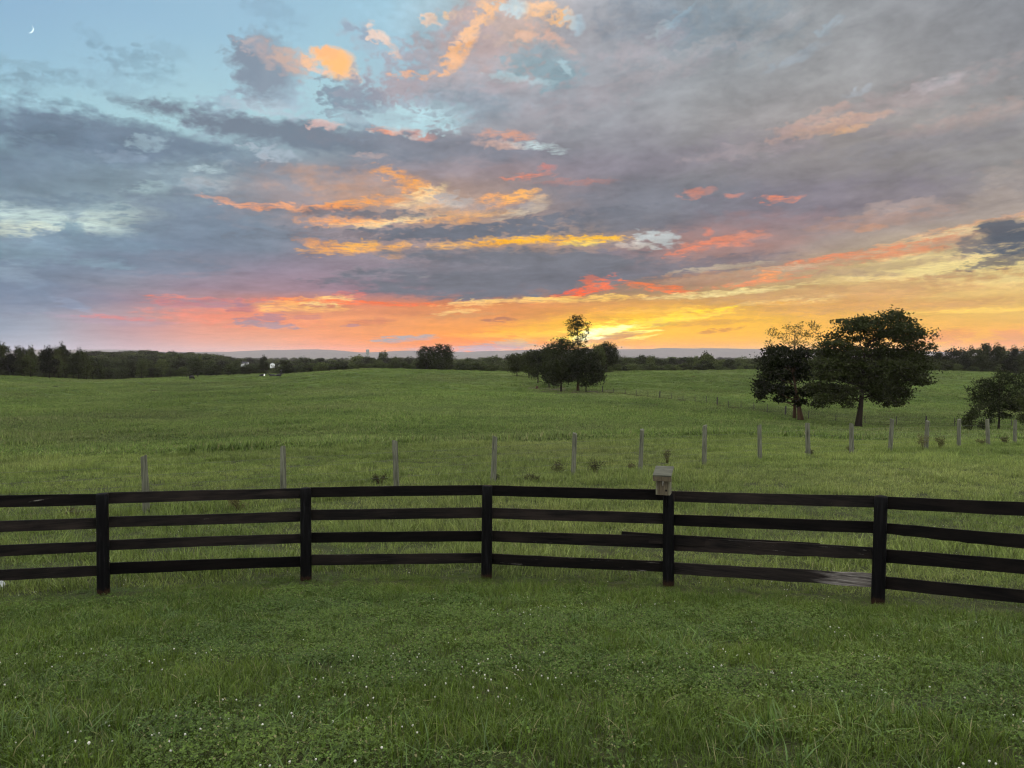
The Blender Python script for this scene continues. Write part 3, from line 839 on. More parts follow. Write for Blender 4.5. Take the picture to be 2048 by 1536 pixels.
def build_ground():
    ys = np.concatenate([np.linspace(-45, 1.5, 12), np.geomspace(2.0, 420, 330), np.geomspace(435, 12500, 60)])
    ss = np.linspace(-1, 1, 261)
    ss = np.sign(ss) * (np.abs(ss) * 0.85 + np.abs(ss) ** 5 * 1.1)
    X = ss[None, :] * (np.maximum(ys, 0)[:, None] + 26)
    Y = np.repeat(ys[:, None], len(ss), 1)
    Z = H(X, Y)
    n, mcount = X.shape
    v = np.stack([X, Y, Z], -1).reshape(-1, 3)
    i = (np.arange(n - 1)[:, None] * mcount + np.arange(mcount - 1)[None]).reshape(-1)
    f = np.stack([i, i + 1, i + mcount + 1, i + mcount], -1)
    me = bpy.data.meshes.new('ground')
    me.vertices.add(len(v))
    me.vertices.foreach_set('co', v.ravel())
    me.loops.add(len(f) * 4)
    me.loops.foreach_set('vertex_index', f.ravel())
    me.polygons.add(len(f))
    me.polygons.foreach_set('loop_start', np.arange(len(f)) * 4)
    me.polygons.foreach_set('use_smooth', np.ones(len(f), bool))
    me.update(calc_edges=True)
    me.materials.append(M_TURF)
    o = bpy.data.objects.new('ground', me)
    COL.objects.link(o)
    tag(o, kind='structure')


build_ground()


def build_mountains():
    """the long blue ridge on the horizon, at two distances"""
    m, t, out = material('mountain_forest')
    geo = nd(t, 'ShaderNodeNewGeometry')
    n = noise_tex(t, geo.outputs['Position'], 0.01, 5, 0.6)
    principled(t, out, ramp_color(t, n, [(0.3, (0.06, 0.07, 0.05)), (0.7, (0.10, 0.10, 0.07))]), 0.95, 0.1)
    near = [(-900, 706), (-300, 704), (0, 704), (300, 703), (420, 702.5), (480, 702), (540, 700.5), (660, 699.5), (690, 702), (740, 705.5), (790, 703), (830, 700), (900, 703.5), (960, 703), (985, 700.5), (1040, 701), (1080, 699), (1120, 701.5), (1180, 699), (1240, 697), (1330, 696.5), (1430, 697.5), (1540, 698.5), (1640, 700), (1800, 702), (2048, 703), (2500, 704), (3000, 705)]
    for D, depth, off, nm in ((8600.0, 1500.0, 0.0, 'hills'), (9700.0, 900.0, -0.8, 'hills')):
        pxs = np.arange(-900, 3001, 6.0)
        top = np.interp(pxs, [p[0] for p in near], [p[1] for p in near])
        top = np.convolve(np.pad(top, 6, mode='edge'), np.ones(13) / 13, mode='valid')
        if off:
            top = 703.5 - 2.5 * np.sin(pxs / 210.0 + 1.0) - 2.0 * np.sin(pxs / 97.0)
        top = top + (fbm(pxs / 26.0, pxs * 0 + 3, 3, 21) - 0.5) * 1.3 + (fbm(pxs / 90.0, pxs * 0 + 8, 2, 23) - 0.5) * 4.0
        rows = [(-0.5, None), (-0.25, 0.55), (-0.1, 0.85), (0.0, 1.0), (0.2, 0.8), (0.5, None)]
        verts, faces = [], []
        for k, (fy, q) in enumerate(rows):
            for px, py in zip(pxs, top):
                d = D + fy * depth
                zt = CAM_Z + ray(1024, py).z * D
                z = -60.0 if q is None else -60 + (zt + 60) * q
                verts.append(((px - 1024) / F * d, d, z))
        w = len(pxs)
        for k in range(len(rows) - 1):
            for i in range(w - 1):
                faces.append((k * w + i, k * w + i + 1, (k + 1) * w + i + 1, (k + 1) * w + i))
        o = link_mesh(nm, verts, faces, m)
        tag(o, kind='structure')


build_mountains()

# ------------------------------------------------------------------ the black four-board fence
def fence_paint(name, bare=0.0, seed=0.0):
    """weathered black stain over grey wood; `bare` is how much of it has peeled"""
    m, t, out = material(name)
    tc = nd(t, 'ShaderNodeTexCoord')
    oi = nd(t, 'ShaderNodeObjectInfo')
    off = nd(t, 'ShaderNodeVectorMath', operation='SCALE')
    cmb = nd(t, 'ShaderNodeCombineXYZ')
    for i in range(3):
        t.links.new(oi.outputs['Random'], cmb.inputs[i])
    t.links.new(cmb.outputs[0], off.inputs[0])
    off.inputs['Scale'].default_value = 40
    add = nd(t, 'ShaderNodeVectorMath', operation='ADD')
    t.links.new(tc.outputs['Object'], add.inputs[0])
    t.links.new(off.outputs[0], add.inputs[1])
    P = add.outputs[0]
    grain = noise_tex(t, mapping(t, P, (0, 0, 0), 0, (2.2, 30, 60)), 1.0, 6, 0.65, 0.6)
    blot = noise_tex(t, mapping(t, P, (4, 1, 0), 0, (1.1, 3, 4)), 1.6, 5, 0.6)
    c = ramp_color(t, grain, [(0.30, (0.0015, 0.0014, 0.0014)), (0.52, (0.0045, 0.004, 0.0038)), (0.75, (0.015, 0.012, 0.010))])
    c = mix_color(t, ramp_color(t, blot, [(0.42, (0, 0, 0)), (0.66, (1, 1, 1))]), c, mix_color(t, grain, (0.004, 0.0032, 0.003), (0.020, 0.0155, 0.013)))
    peel = noise_tex(t, mapping(t, P, (2, 6, 3), 0, (2.2, 12, 34)), 1.0, 6, 0.72, 0.5)
    thr = 0.695 - bare
    pf = ramp_color(t, peel, [(thr, (0, 0, 0)), (thr + 0.03, (1, 1, 1))])
    c = mix_color(t, pf, c, mix_color(t, grain, (0.06, 0.057, 0.05), (0.20, 0.19, 0.17)))
    hv = nd(t, 'ShaderNodeHueSaturation')
    t.links.new(c, hv.inputs['Color'])
    t.links.new(map_range(t, oi.outputs['Random'], 0, 1, 0.25, 1.5), hv.inputs['Value'])
    principled(t, out, mix_color(t, pf, hv.outputs[0], c), 0.75, 0.06, bump(t, grain, 0.6, 0.006))
    return m


M_BOARD = fence_paint('black_fence_stain')
M_BOARD_WORN = fence_paint('black_fence_stain_worn', 0.055)


def bare_board_material():
    """board whose right-hand third has lost its stain to bare grey wood"""
    m, t, out = material('half_bare_board')
    tc = nd(t, 'ShaderNodeTexCoord')
    P = tc.outputs['Object']
    grain = noise_tex(t, mapping(t, P, (0, 0, 0), 0, (2.2, 30, 60)), 1.0, 6, 0.65, 0.6)
    sep = nd(t, 'ShaderNodeSeparateXYZ')
    t.links.new(P, sep.inputs[0])
    n = noise_tex(t, mapping(t, P, (0, 0, 0), 0, (2.4, 6, 26)), 1.0, 6, 0.65, 0.0)
    edge = math_node(t, 'ADD', sep.outputs[0], math_node(t, 'MULTIPLY', n, 1.2))
    f = ramp_color(t, map_range(t, edge, 0.8, 1.7, 0, 1), [(0.42, (0, 0, 0)), (0.66, (1, 1, 1))])
    dark = ramp_color(t, grain, [(0.3, (0.004, 0.004, 0.004)), (0.7, (0.022, 0.018, 0.016))])
    bare = ramp_color(t, grain, [(0.3, (0.045, 0.040, 0.036)), (0.5, (0.12, 0.11, 0.10)), (0.7, (0.26, 0.25, 0.23))])
    bare = mix_color(t, ramp_color(t, n, [(0.5, (0, 0, 0)), (0.64, (0.9, 0.9, 0.9))]), bare, (0.02, 0.017, 0.016))
    principled(t, out, mix_color(t, f, dark, bare), 0.8, 0.06, bump(t, grain, 0.7, 0.006))
    return m


M_BOARD_BARE = bare_board_material()


def post_material():
    m, t, out = material('black_post_stain')
    tc = nd(t, 'ShaderNodeTexCoord')
    geo = nd(t, 'ShaderNodeNewGeometry')
    grain = noise_tex(t, mapping(t, geo.outputs['Position'], (0, 0, 0), 0, (34, 34, 2.4)), 1.0, 6, 0.65, 0.8)
    c = ramp_color(t, grain, [(0.32, (0.0012, 0.0012, 0.0014)), (0.55, (0.003, 0.003, 0.0032)), (0.70, (0.009, 0.009, 0.010)), (0.80, (0.035, 0.037, 0.04))])
    sep = nd(t, 'ShaderNodeSeparateXYZ')
    t.links.new(tc.outputs['Object'], sep.inputs[0])
    n = noise_tex(t, geo.outputs['Position'], 26, 4, 0.7)
    low = math_node(t, 'SUBTRACT', math_node(t, 'ADD', sep.outputs[2], 0.0), math_node(t, 'MULTIPLY', n, 0.16))
    f = ramp_color(t, map_range(t, low, -0.10, 0.10, 0, 1), [(0.40, (1, 1, 1)), (0.52, (0, 0, 0))])
    c = mix_color(t, f, c, mix_color(t, n, (0.024, 0.012, 0.007), (0.010, 0.007, 0.005)))
    principled(t, out, c, 0.7, 0.05, bump(t, grain, 0.8, 0.008))
    return m


M_POST = post_material()

# (px, top py, base py, distance, [rail tops left], [rail bottoms left], [rail tops right], [rail bottoms right])
POSTS = [
    (207, 987, 1186, 9.50, (988, 1036, 1083, 1131), (1010, 1057, 1103, 1151), (986, 1034, 1081, 1127), (1008, 1055, 1101.5, 1150)),
    (612, 976, 1159, 10.40, (977, 1023, 1068, 1113), (996.5, 1043, 1086, 1133), (975, 1020, 1066, 1110), (995, 1041, 1086, 1131)),
    (973, 971, 1150, 10.57, (970.5, 1015, 1062, 1106.5), (990.5, 1036, 1083, 1126.5), (970.5, 1016, 1062, 1107), (991, 1037, 1083, 1128)),
    (1337, 986, 1170, 10.10, (979.5, 1027, 1073, 1123), (1001, 1048.5, 1097, 1144), (982, 1029, 1076, 1125), (1003, 1051, 1100, 1147)),
    (1756, 992, 1204, 8.90, (992, 1043.6, 1094.5, 1148), (1015, 1067, 1120, 1175), (993, 1045.6, 1098, 1152.5), (1017, 1071, 1124, 1177)),
]


def build_board_fence():
    pos = [at(p[0], p[2], p[3]) for p in POSTS]
    c = pos[2]
    root = empty('board_fence', (c.x, c.y, c.z))
    tag(root, 'long black four-board wooden fence curving across the front of the pasture', 'fence')

    def local(v):
        return Vector(v) - Vector(root.location)

    def board(name, a0, a1, b0, b1, mat, seed, thick=0.026, label=None, ragged=0.004, segs=26, lean=0.0):
        """board from its left end (bottom a0, top a1) to its right end (bottom b0, top b1)"""
        a0, a1, b0, b1 = map(Vector, (a0, a1, b0, b1))
        mid = (a0 + a1 + b0 + b1) / 4
        ex = ((b0 + b1) / 2 - (a0 + a1) / 2)
        L = ex.length
        ex.normalize()
        rz = math.atan2(ex.y, ex.x)
        n = Vector((-ex.y, ex.x, 0)).normalized()          # away from the camera
        o_verts, faces = [], []
        rr = random.Random(seed)
        sag = rr.uniform(-0.006, 0.006)
        inv = Matrix.Rotation(-rz, 3, 'Z')
        for i in range(segs + 1):
            q = i / segs
            lo = a0.lerp(b0, q)
            hi = a1.lerp(b1, q)
            w = sag * 4 * q * (1 - q)
            e1 = (float(fbm(q * 9 + seed * 3.1, seed * 1.7, 3, 31)) - 0.5) * ragged * 2
            e2 = (float(fbm(q * 9 + seed * 5.3, seed * 2.9, 3, 37)) - 0.5) * ragged * 2
            bow = (float(fbm(q * 2 + seed, seed * 0.7, 2, 41)) - 0.5) * 0.02
            for (p, e) in ((lo, e1), (hi, e2)):
                for s in (0, thick):
                    v = p + Vector((0, 0, w + e)) + n * (s + bow + lean * (1 if p is hi else 0))
                    o_verts.append(inv @ (v - mid))
        for i in range(segs):
            k = i * 4
            m_ = k + 4
            faces += [(k, m_, m_ + 2, k + 2), (k + 1, k + 3, m_ + 3, m_ + 1), (k + 2, m_ + 2, m_ + 3, k + 3), (k, k + 1, m_ + 1, m_)]
        faces += [(0, 2, 3, 1), (segs * 4, segs * 4 + 1, segs * 4 + 3, segs * 4 + 2)]
        o = link_mesh(name, o_verts, faces, mat, root, smooth=False)
        o.location = local(mid)
        o.rotation_euler = (0, 0, rz)
        if label:
            o['label'] = label
        return o

    # posts
    full = list(POSTS)
    # the neighbours just outside the frame
    left = at(POSTS[0][0], POSTS[0][2], POSTS[0][3]) + Vector((-2.17, -1.15, 0.10))
    right = at(POSTS[-1][0], POSTS[-1][2], POSTS[-1][3]) + Vector((1.90, -1.55, 0.13))
    tops = []
    PR = 0.073
    left2 = left + Vector((-2.05, -1.35, 0))
    right2 = right + Vector((1.62, -1.84, 0))
    bases = [left2, left] + pos + [right, right2]
    for i, b in enumerate(bases):
        g = h(b.x, b.y)
        if 1 < i < len(bases) - 2:
            topz = at(POSTS[i - 2][0], POSTS[i - 2][1], POSTS[i - 2][3]).z
        else:
            topz = g + 1.22
        mb = MB()
        zz = [-0.35, 0.0, 0.1, 0.4, 0.8, 1.1, topz - g - 0.012, topz - g]
        rr = random.Random(50 + i)
        lean = Vector((rr.uniform(-.008, .012), rr.uniform(-.01, .01), 0))
        n = 18
        vs, fs = [], []
        for k, z in enumerate(zz):
            r = PR * (1.04 - 0.05 * max(z, 0)) * (0.9 if k == len(zz) - 1 else 1)
            for a in range(n):
                t = 2 * math.pi * a / n
                q = r * (1 + 0.05 * (float(vnoise(a * 1.3, z * 3 + i * 7, 77)) - 0.5))
                vs.append(Vector((math.cos(t) * q, math.sin(t) * q, z)) + lean * z)
        for k in range(len(zz) - 1):
            for a in range(n):
                fs.append((k * n + a, k * n + (a + 1) % n, (k + 1) * n + (a + 1) % n, (k + 1) * n + a))
        fs.append(tuple((len(zz) - 1) * n + a for a in range(n)))
        mb.add(vs, fs)
        o = mb.build('post', M_POST, root, True)
        o.location = local((b.x, b.y, g))

    # rails: four boards per bay, nailed to the pasture side of the posts
    def end(i, side, r):
        px, tp, bp, d, tl, bl, tr, br = POSTS[i]
        t_, b_ = (tl, bl) if side == 'l' else (tr, br)
        dd = d + 0.075
        x = px
        return at(x, b_[r], dd), at(x, t_[r], dd)
    bays = []
    for r in range(4):
        # left-most bay runs out of the picture
        b0, b1 = end(0, 'l', r)
        sh = Vector((-2.17, -1.15, 0.0))
        ta = (991, 1042, 1090.6, 1139)[r]
        ba = (1015, 1064, 1113, 1160.5)[r]
        # height at the frame edge fixes the slope of the board
        q = 0.445
        ea, et = at(0, ba, 9.07), at(0, ta, 9.07)
        dz0 = (ea.z - b0.z) / q
        dz1 = (et.z - b1.z) / q
        board('rail', b0 + sh + Vector((0, 0, dz0)), b1 + sh + Vector((0, 0, dz1)), b0, b1, M_BOARD_WORN if r in (0, 3) else M_BOARD, 11 + r)
        for i in range(4):
            a0, a1 = end(i, 'r', r)
            b0, b1 = end(i + 1, 'l', r)
            seed = 20 + i * 4 + r
            mat, lab, rag = M_BOARD, None, 0.004
            if i == 1 and r == 3:
                mat, lab = M_BOARD_WORN, 'bottom board with a pale peeled streak'
            if i == 3 and r == 3:
                mat, lab, rag = M_BOARD_BARE, 'bottom board worn to bare grey wood at its right end', 0.010
            if i == 3 and r == 2:
                rag = 0.014
            if (i, r) in ((2, 3), (3, 2)):
                mat = M_BOARD_WORN
            board('rail', a0, a1, b0, b1, mat, seed, label=lab, ragged=rag)
        a0, a1 = end(4, 'r', r)
        sh = Vector((1.90, -1.55, 0.0))
        q = 0.60
        tb = (1005, 1070.5, 1122, 1181)[r]
        bb = (1032, 1096.5, 1150, 1207)[r]
        ea, et = at(2048, bb, 8.05), at(2048, tb, 8.05)
        dz0 = (ea.z - a0.z) / q
        dz1 = (et.z - a1.z) / q
        if r == 1:
            # split along its length: the lower third has come away at the left
            cut = 0.36
            m0, m1 = a0.lerp(a1, cut), (a0 + sh + Vector((0, 0, dz0))).lerp(a1 + sh + Vector((0, 0, dz1)), cut)
            board('rail', a0.lerp(a1, 0.22), a1, a0 + sh + Vector((0, 0, dz0 )), a1 + sh + Vector((0, 0, dz1)), M_BOARD, 60, ragged=0.008, label='second board from the top, split along its lower edge')
            s0 = a0.lerp(a0 + sh + Vector((0, 0, dz0)), 0.10) + Vector((0, 0.028, 0.015))
            s1 = a0.lerp(a0 + sh + Vector((0, 0, dz0)), 0.62) + Vector((0, 0.028, 0.005))
            board('splinter', s0 + Vector((0, 0, 0.0)), s0 + Vector((0, 0, 0.02)), s1 - Vector((0, 0, 0.02)), s1 + Vector((0, 0, 0.035)), M_BOARD_WORN, 61, 0.018, ragged=0.008, label='long splinter with pale torn wood')
        else:
            board('rail', a0, a1, a0 + sh + Vector((0, 0, dz0)), a1 + sh + Vector((0, 0, dz1)), M_BOARD, 60 + r)
    # one more bay at either end, beyond the frame
    for (p, q_) in ((left2, left), (right, right2)):
        for r in range(4):
            zb = 1.075 - 0.305 * r
            a_, b_ = [Vector((v.x, v.y + 0.075, h(v.x, v.y) + zb)) for v in (p, q_)]
            up = Vector((0, 0, 0.145))
            board('rail', a_, a_ + up, b_, b_ + up, M_BOARD, 90 + r)
    # the loose mending board behind the third rail, either side of the birdhouse post
    board('mending_board', at(1243, 1083, 10.36), at(1243, 1063, 10.36), at(1640, 1108, 9.42), at(1640, 1087, 9.42), M_BOARD, 71, 0.022, label='loose mending board showing above the third rail')
    # little grey cleat on the birdhouse post
    mb = MB()
    mb.box((0, 0, 0), (0.035, 0.03, 0.13))
    o = mb.build('cleat', M_BOARD_WORN, root)
    o.location = local(at(1346.5, 992, 10.08))
    o.rotation_euler = (0, 0, 0.1)
    return root


build_board_fence()


# ------------------------------------------------------------------ birdhouse on the fourth post
def build_birdhouse():
    m, t, out = material('weathered_pine')
    tc = nd(t, 'ShaderNodeTexCoord')
    P = tc.outputs['Object']
    grain = noise_tex(t, mapping(t, P, (0, 0, 0), 0, (60, 60, 5)), 1.0, 5, 0.6, 1.2)
    c = ramp_color(t, grain, [(0.3, (0.022, 0.017, 0.010)), (0.5, (0.048, 0.039, 0.023)), (0.72, (0.092, 0.078, 0.050))])
    n = noise_tex(t, P, 14, 4, 0.6)
    c = mix_color(t, ramp_color(t, n, [(0.5, (0, 0, 0)), (0.75, (0.3, 0.3, 0.3))]), c, (0.075, 0.080, 0.05))
    principled(t, out, c, 0.8, 0.2, bump(t, grain, 0.5, 0.003))
    m2, t2, out2 = material('pale_pine')
    tc = nd(t2, 'ShaderNodeTexCoord')
    g2 = noise_tex(t2, mapping(t2, tc.outputs['Object'], (0, 0, 0), 0, (50, 50, 6)), 1.0, 5, 0.6, 1.0)
    principled(t2, out2, ramp_color(t2, g2, [(0.3, (0.068, 0.066, 0.040)), (0.7, (0.12, 0.115, 0.076))]), 0.8, 0.2)
    m3, t3, out3 = material('birdhouse_roof_wood')
    tc = nd(t3, 'ShaderNodeTexCoord')
    g3 = noise_tex(t3, mapping(t3, tc.outputs['Object'], (0, 0, 0), 0, (5, 55, 60)), 1.0, 5, 0.6, 1.0)
    principled(t3, out3, ramp_color(t3, g3, [(0.3, (0.024, 0.026, 0.018)), (0.7, (0.078, 0.080, 0.058))]), 0.8, 0.25)
    md, td, outd = material('dark_hole')
    principled(td, outd, (0.008, 0.006, 0.005), 0.9, 0.1)
    mw, tw, outw = material('white_droppings')
    principled(tw, outw, (0.3, 0.29, 0.26), 0.8, 0.2)
    theta = math.radians(19)
    base = at(1326, 990, 9.86)
    root = empty('birdhouse', base, -theta)
    tag(root, 'small weathered wooden birdhouse with sloping roof on the fence post', 'birdhouse')
    w, d, hf, hb = 0.142, 0.140, 0.280, 0.325
    tk = 0.019

    def part(name, mat, boxes, label=None):
        mb = MB()
        for c_, s_, r_ in boxes:
            mb.box(c_, s_, r_)
        o = mb.build(name, mat, root)
        bv = o.modifiers.new('bevel', 'BEVEL')
        bv.width = 0.002
        return o
    # local frame: -y is the front, +x the viewer's right; the root sits at the front's bottom middle
    front = part('front_panel', m, [((0, -tk / 2, hf / 2), (w - 0.002, tk, hf), None)])
    # sides follow the roof slope
    for sx in (-1, 1):
        x0, x1 = sx * (w / 2 + 0.0), sx * (w / 2 + tk)
        vs = [(x0, -tk, 0.003), (x1, -tk, 0.003), (x1, d, 0.003), (x0, d, 0.003), (x0, -tk, hf), (x1, -tk, hf), (x1, d, hb), (x0, d, hb)]
        fs = [(0, 3, 2, 1), (4, 5, 6, 7), (0, 1, 5, 4), (1, 2, 6, 5), (2, 3, 7, 6), (3, 0, 4, 7)]
        if sx < 0:
            fs = [f[::-1] for f in fs]
        mb = MB()
        mb.add(vs, fs)
        mb.build('side_panel', m2, root)
    part('back_panel', m, [((0, d + tk / 2 + 0.001, hb / 2), (w * 0.9, tk, hb), None)])
    o = part('mounting_strip', M_BOARD_WORN, [((0.012, d + tk / 2 + 0.001, -0.09), (0.032, tk, 0.175), None)])
    part('floor_panel', m, [((0, d / 2, 0.012), (w - 0.006, d - 0.004, tk), None)])
    slope = math.atan2(hb - hf, d)
    rot = Matrix.Rotation(slope, 3, 'X')
    roof = part('roof', m3, [((0, d / 2 - 0.045, (hf + hb) / 2 + 0.002), (w + 2 * tk + 0.055, d + 0.14, tk), rot)])
    y_edge = d / 2 - 0.045 - math.cos(slope) * (d + 0.14) / 2
    z_edge = (hf + hb) / 2 - math.sin(slope) * (d + 0.14) / 2
    part('fascia', m, [((0, y_edge + 0.012, z_edge - 0.036), (w + 2 * tk + 0.052, 0.018, 0.062), None)])
    # entrance hole: a shallow dark disc ringed into the front, half hidden by the fascia
    mb = MB()
    mb.tube([(0, -tk - 0.001, hf - 0.075), (0, -tk - 0.0035, hf - 0.075)], [0.019, 0.019], 20)
    mb.build('entrance_hole', md, root)
    mb = MB()
    mb.tube([(-0.010, -tk - 0.003, hf - 0.09), (0.0, -tk - 0.004, hf - 0.115), (0.001, -tk - 0.004, hf - 0.155)], [0.004, 0.006, 0.003], 6)
    mb.tube([(0.012, -tk - 0.003, hf - 0.088), (0.003, -tk - 0.004, hf - 0.115)], [0.004, 0.005], 6)
    mb.build('droppings', mw, root)
    mb = MB()
    mb.tube([(0.042, -tk - 0.0005, 0.062), (0.042, -tk - 0.0025, 0.062)], [0.014, 0.012], 14)
    mb.build('knot', md, root)


build_birdhouse()


# ------------------------------------------------------------------ the grey post-and-wire fence further out
def wire_fence():
    m, t, out = material('grey_split_post')
    geo = nd(t, 'ShaderNodeNewGeometry')
    g = noise_tex(t, mapping(t, geo.outputs['Position'], (0, 0, 0), 0, (22, 22, 1.6)), 1.0, 6, 0.65, 0.8)
    principled(t, out, ramp_color(t, g, [(0.30, (0.022, 0.024, 0.015)), (0.50, (0.072, 0.076, 0.052)), (0.72, (0.135, 0.140, 0.102))]), 0.85, 0.2, bump(t, g, 0.9, 0.01))
    mw, tw, outw = material('galvanised_wire')
    p = principled(tw, outw, (0.09, 0.092, 0.088), 0.6, 0.2)
    p.inputs['Metallic'].default_value = 0.4
    x0, y0, ax, ay = -8.044, 16.909, 2.4766, 1.69306
    px = [288, 564, 792, 986, 1147, 1282, 1410, 1522, 1619, 1706, 1783, 1855, 1921, 1980, 2033]
    tops = [912, 893, 882, 873, 867, 859, 851, 850, 847, 847, 838, 842, 839, 839, 840]
    bases = [1031, 1008, 985, 968, 952, 943, 930, 924, 914, 907, 903, 899, 895, 891, 888]
    widths = [.145, .14, .15, .155, .15, .145, .165, .16, .19, .19, .18, .19, .18, .19, .17]
    root = empty('wire_fence', (x0 + 3 * ax, y0 + 3 * ay, h(x0 + 3 * ax, y0 + 3 * ay)))
    tag(root, 'line of round grey wooden posts strung with thin wire, behind the black fence', 'fence')
    O = Vector(root.location)
    heads = []
    for k in range(-3, 18):
        x, y = x0 + ax * k, y0 + ay * k
        g = h(x, y)
        if 0 <= k < 15:
            d = y
            x = (px[k] - 1024) / F * d
            g = h(x, y)
            top = at(px[k], tops[k], d).z
            r = widths[k] / 2
        else:
            top, r = g + 1.25, 0.075
        rr = random.Random(k + 100)
        tilt = Vector((rr.uniform(-.045, .045), rr.uniform(-.04, .04), 0))
        H_ = top - g
        mb = MB()
        n = 12
        vs, fs = [], []
        zz = [-0.3, 0.0, H_ * .3, H_ * .6, H_ * .85, H_ - 0.01, H_]
        for i, z in enumerate(zz):
            for a in range(n):
                tt = 2 * math.pi * a / n
                q = r * (1.06 - 0.10 * max(z, 0)) * (1 + 0.22 * (float(vnoise(a * 0.9 + 0.01, z * 1.5 + k * 9, 55)) - 0.5))
                zt = z + (0.03 * math.cos(tt + k) if i >= 5 else 0)
                vs.append(Vector((math.cos(tt) * q, math.sin(tt) * q, zt)) + tilt * z)
        for i in range(len(zz) - 1):
            for a in range(n):
                fs.append((i * n + a, i * n + (a + 1) % n, (i + 1) * n + (a + 1) % n, (i + 1) * n + a))
        fs.append(tuple((len(zz) - 1) * n + a for a in range(n)))
        mb.add(vs, fs)
        o = mb.build('post', m, root, True)
        o.location = Vector((x, y, g)) - O
        heads.append(Vector((x, y, g)))
    nrm = Vector((-ay, ax, 0)).normalized()
    for f in (0.20, 0.42, 0.64, 0.86, 1.08):
        mb = MB()
        pts = []
        for a, b in zip(heads[:-1], heads[1:]):
            for q in (0, 0.5):
                p_ = a.lerp(b, q) + Vector((0, 0, f - 0.02 * (q > 0))) + nrm * 0.09
                pts.append(p_ - O)
        mb.tube(pts, [0.0020] * len(pts), 4)
        mb.build('wire', mw, root)


wire_fence()

# ------------------------------------------------------------------ trees
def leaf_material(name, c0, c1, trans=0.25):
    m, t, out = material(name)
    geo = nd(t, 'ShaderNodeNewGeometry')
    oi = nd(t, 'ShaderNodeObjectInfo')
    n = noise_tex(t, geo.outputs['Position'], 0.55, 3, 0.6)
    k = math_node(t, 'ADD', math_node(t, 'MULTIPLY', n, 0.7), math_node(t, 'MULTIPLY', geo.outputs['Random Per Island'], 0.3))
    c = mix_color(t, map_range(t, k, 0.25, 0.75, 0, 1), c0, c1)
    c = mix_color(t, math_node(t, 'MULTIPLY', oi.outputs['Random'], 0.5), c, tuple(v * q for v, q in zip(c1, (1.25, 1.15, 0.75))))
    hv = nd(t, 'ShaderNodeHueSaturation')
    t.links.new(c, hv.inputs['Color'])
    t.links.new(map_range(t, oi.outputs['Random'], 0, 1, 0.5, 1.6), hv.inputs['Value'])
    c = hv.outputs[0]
    p = principled(t, None, c, 0.7, 0.08)
    tr = nd(t, 'ShaderNodeBsdfTranslucent')
    t.links.new(c, tr.inputs[0])
    mx = nd(t, 'ShaderNodeMixShader')
    mx.inputs[0].default_value = trans
    t.links.new(p.outputs[0], mx.inputs[1])
    t.links.new(tr.outputs[0], mx.inputs[2])
    t.links.new(mx.outputs[0], out.inputs[0])
    return m


def bark_material(name, c0, c1):
    m, t, out = material(name)
    geo = nd(t, 'ShaderNodeNewGeometry')
    n = noise_tex(t, mapping(t, geo.outputs['Position'], (0, 0, 0), 0, (9, 9, 1.6)), 1.0, 5, 0.65, 0.5)
    principled(t, out, mix_color(t, n, c0, c1), 0.9, 0.05, bump(t, n, 0.8, 0.03))
    return m


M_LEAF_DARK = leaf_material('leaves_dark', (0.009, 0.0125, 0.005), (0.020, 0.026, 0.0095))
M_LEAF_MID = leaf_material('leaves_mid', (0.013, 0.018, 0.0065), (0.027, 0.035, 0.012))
M_LEAF_WARM = leaf_material('leaves_warm', (0.040, 0.036, 0.013), (0.095, 0.080, 0.028), 0.5)  # warm leaf colour paints in the sunset light on the airy crown
M_LEAF_FAR = leaf_material('leaves_far', (0.012, 0.018, 0.008), (0.040, 0.052, 0.019))
M_LEAF_WEED = leaf_material('leaves_weed', (0.028, 0.034, 0.016), (0.062, 0.062, 0.030))
M_BARK = bark_material('bark_dark', (0.008, 0.0065, 0.005), (0.028, 0.022, 0.017))
M_BARK_RED = bark_material('bark_brown', (0.025, 0.016, 0.010), (0.080, 0.050, 0.031))


def unit(a):
    return a / np.maximum(np.linalg.norm(a, axis=1, keepdims=True), 1e-9)


def leaf_arrays(centers, size, rng, up=0.5, aspect=0.45, fold=0.0):
    n = len(centers)
    nrm = unit(rng.normal(size=(n, 3)) + np.array([0, 0, up]))
    a = unit(np.cross(nrm, rng.normal(size=(n, 3))))
    b = np.cross(nrm, a)
    s = (size * rng.uniform(0.65, 1.35, n))[:, None] if np.isscalar(size) else (size * rng.uniform(0.65, 1.35, n))[:, None]
    v = np.empty((n, 4, 3))
    v[:, 0] = centers - a * s * 0.5
    v[:, 1] = centers - b * s * 0.5 * aspect + a * s * 0.05
    v[:, 2] = centers + a * s * 0.5
    v[:, 3] = centers + b * s * 0.5 * aspect + a * s * 0.05
    return v.reshape(-1, 3)


def quads_mesh(name, v, mat):
    n = len(v) // 4
    me = bpy.data.meshes.new(name)
    me.vertices.add(len(v))
    me.vertices.foreach_set('co', np.ascontiguousarray(v, dtype=np.float32).ravel())
    me.loops.add(n * 4)
    me.loops.foreach_set('vertex_index', np.arange(n * 4, dtype=np.int32))
    me.polygons.add(n)
    me.polygons.foreach_set('loop_start', np.arange(n, dtype=np.int32) * 4)
    me.update(calc_edges=True)
    me.materials.append(mat)
    return me


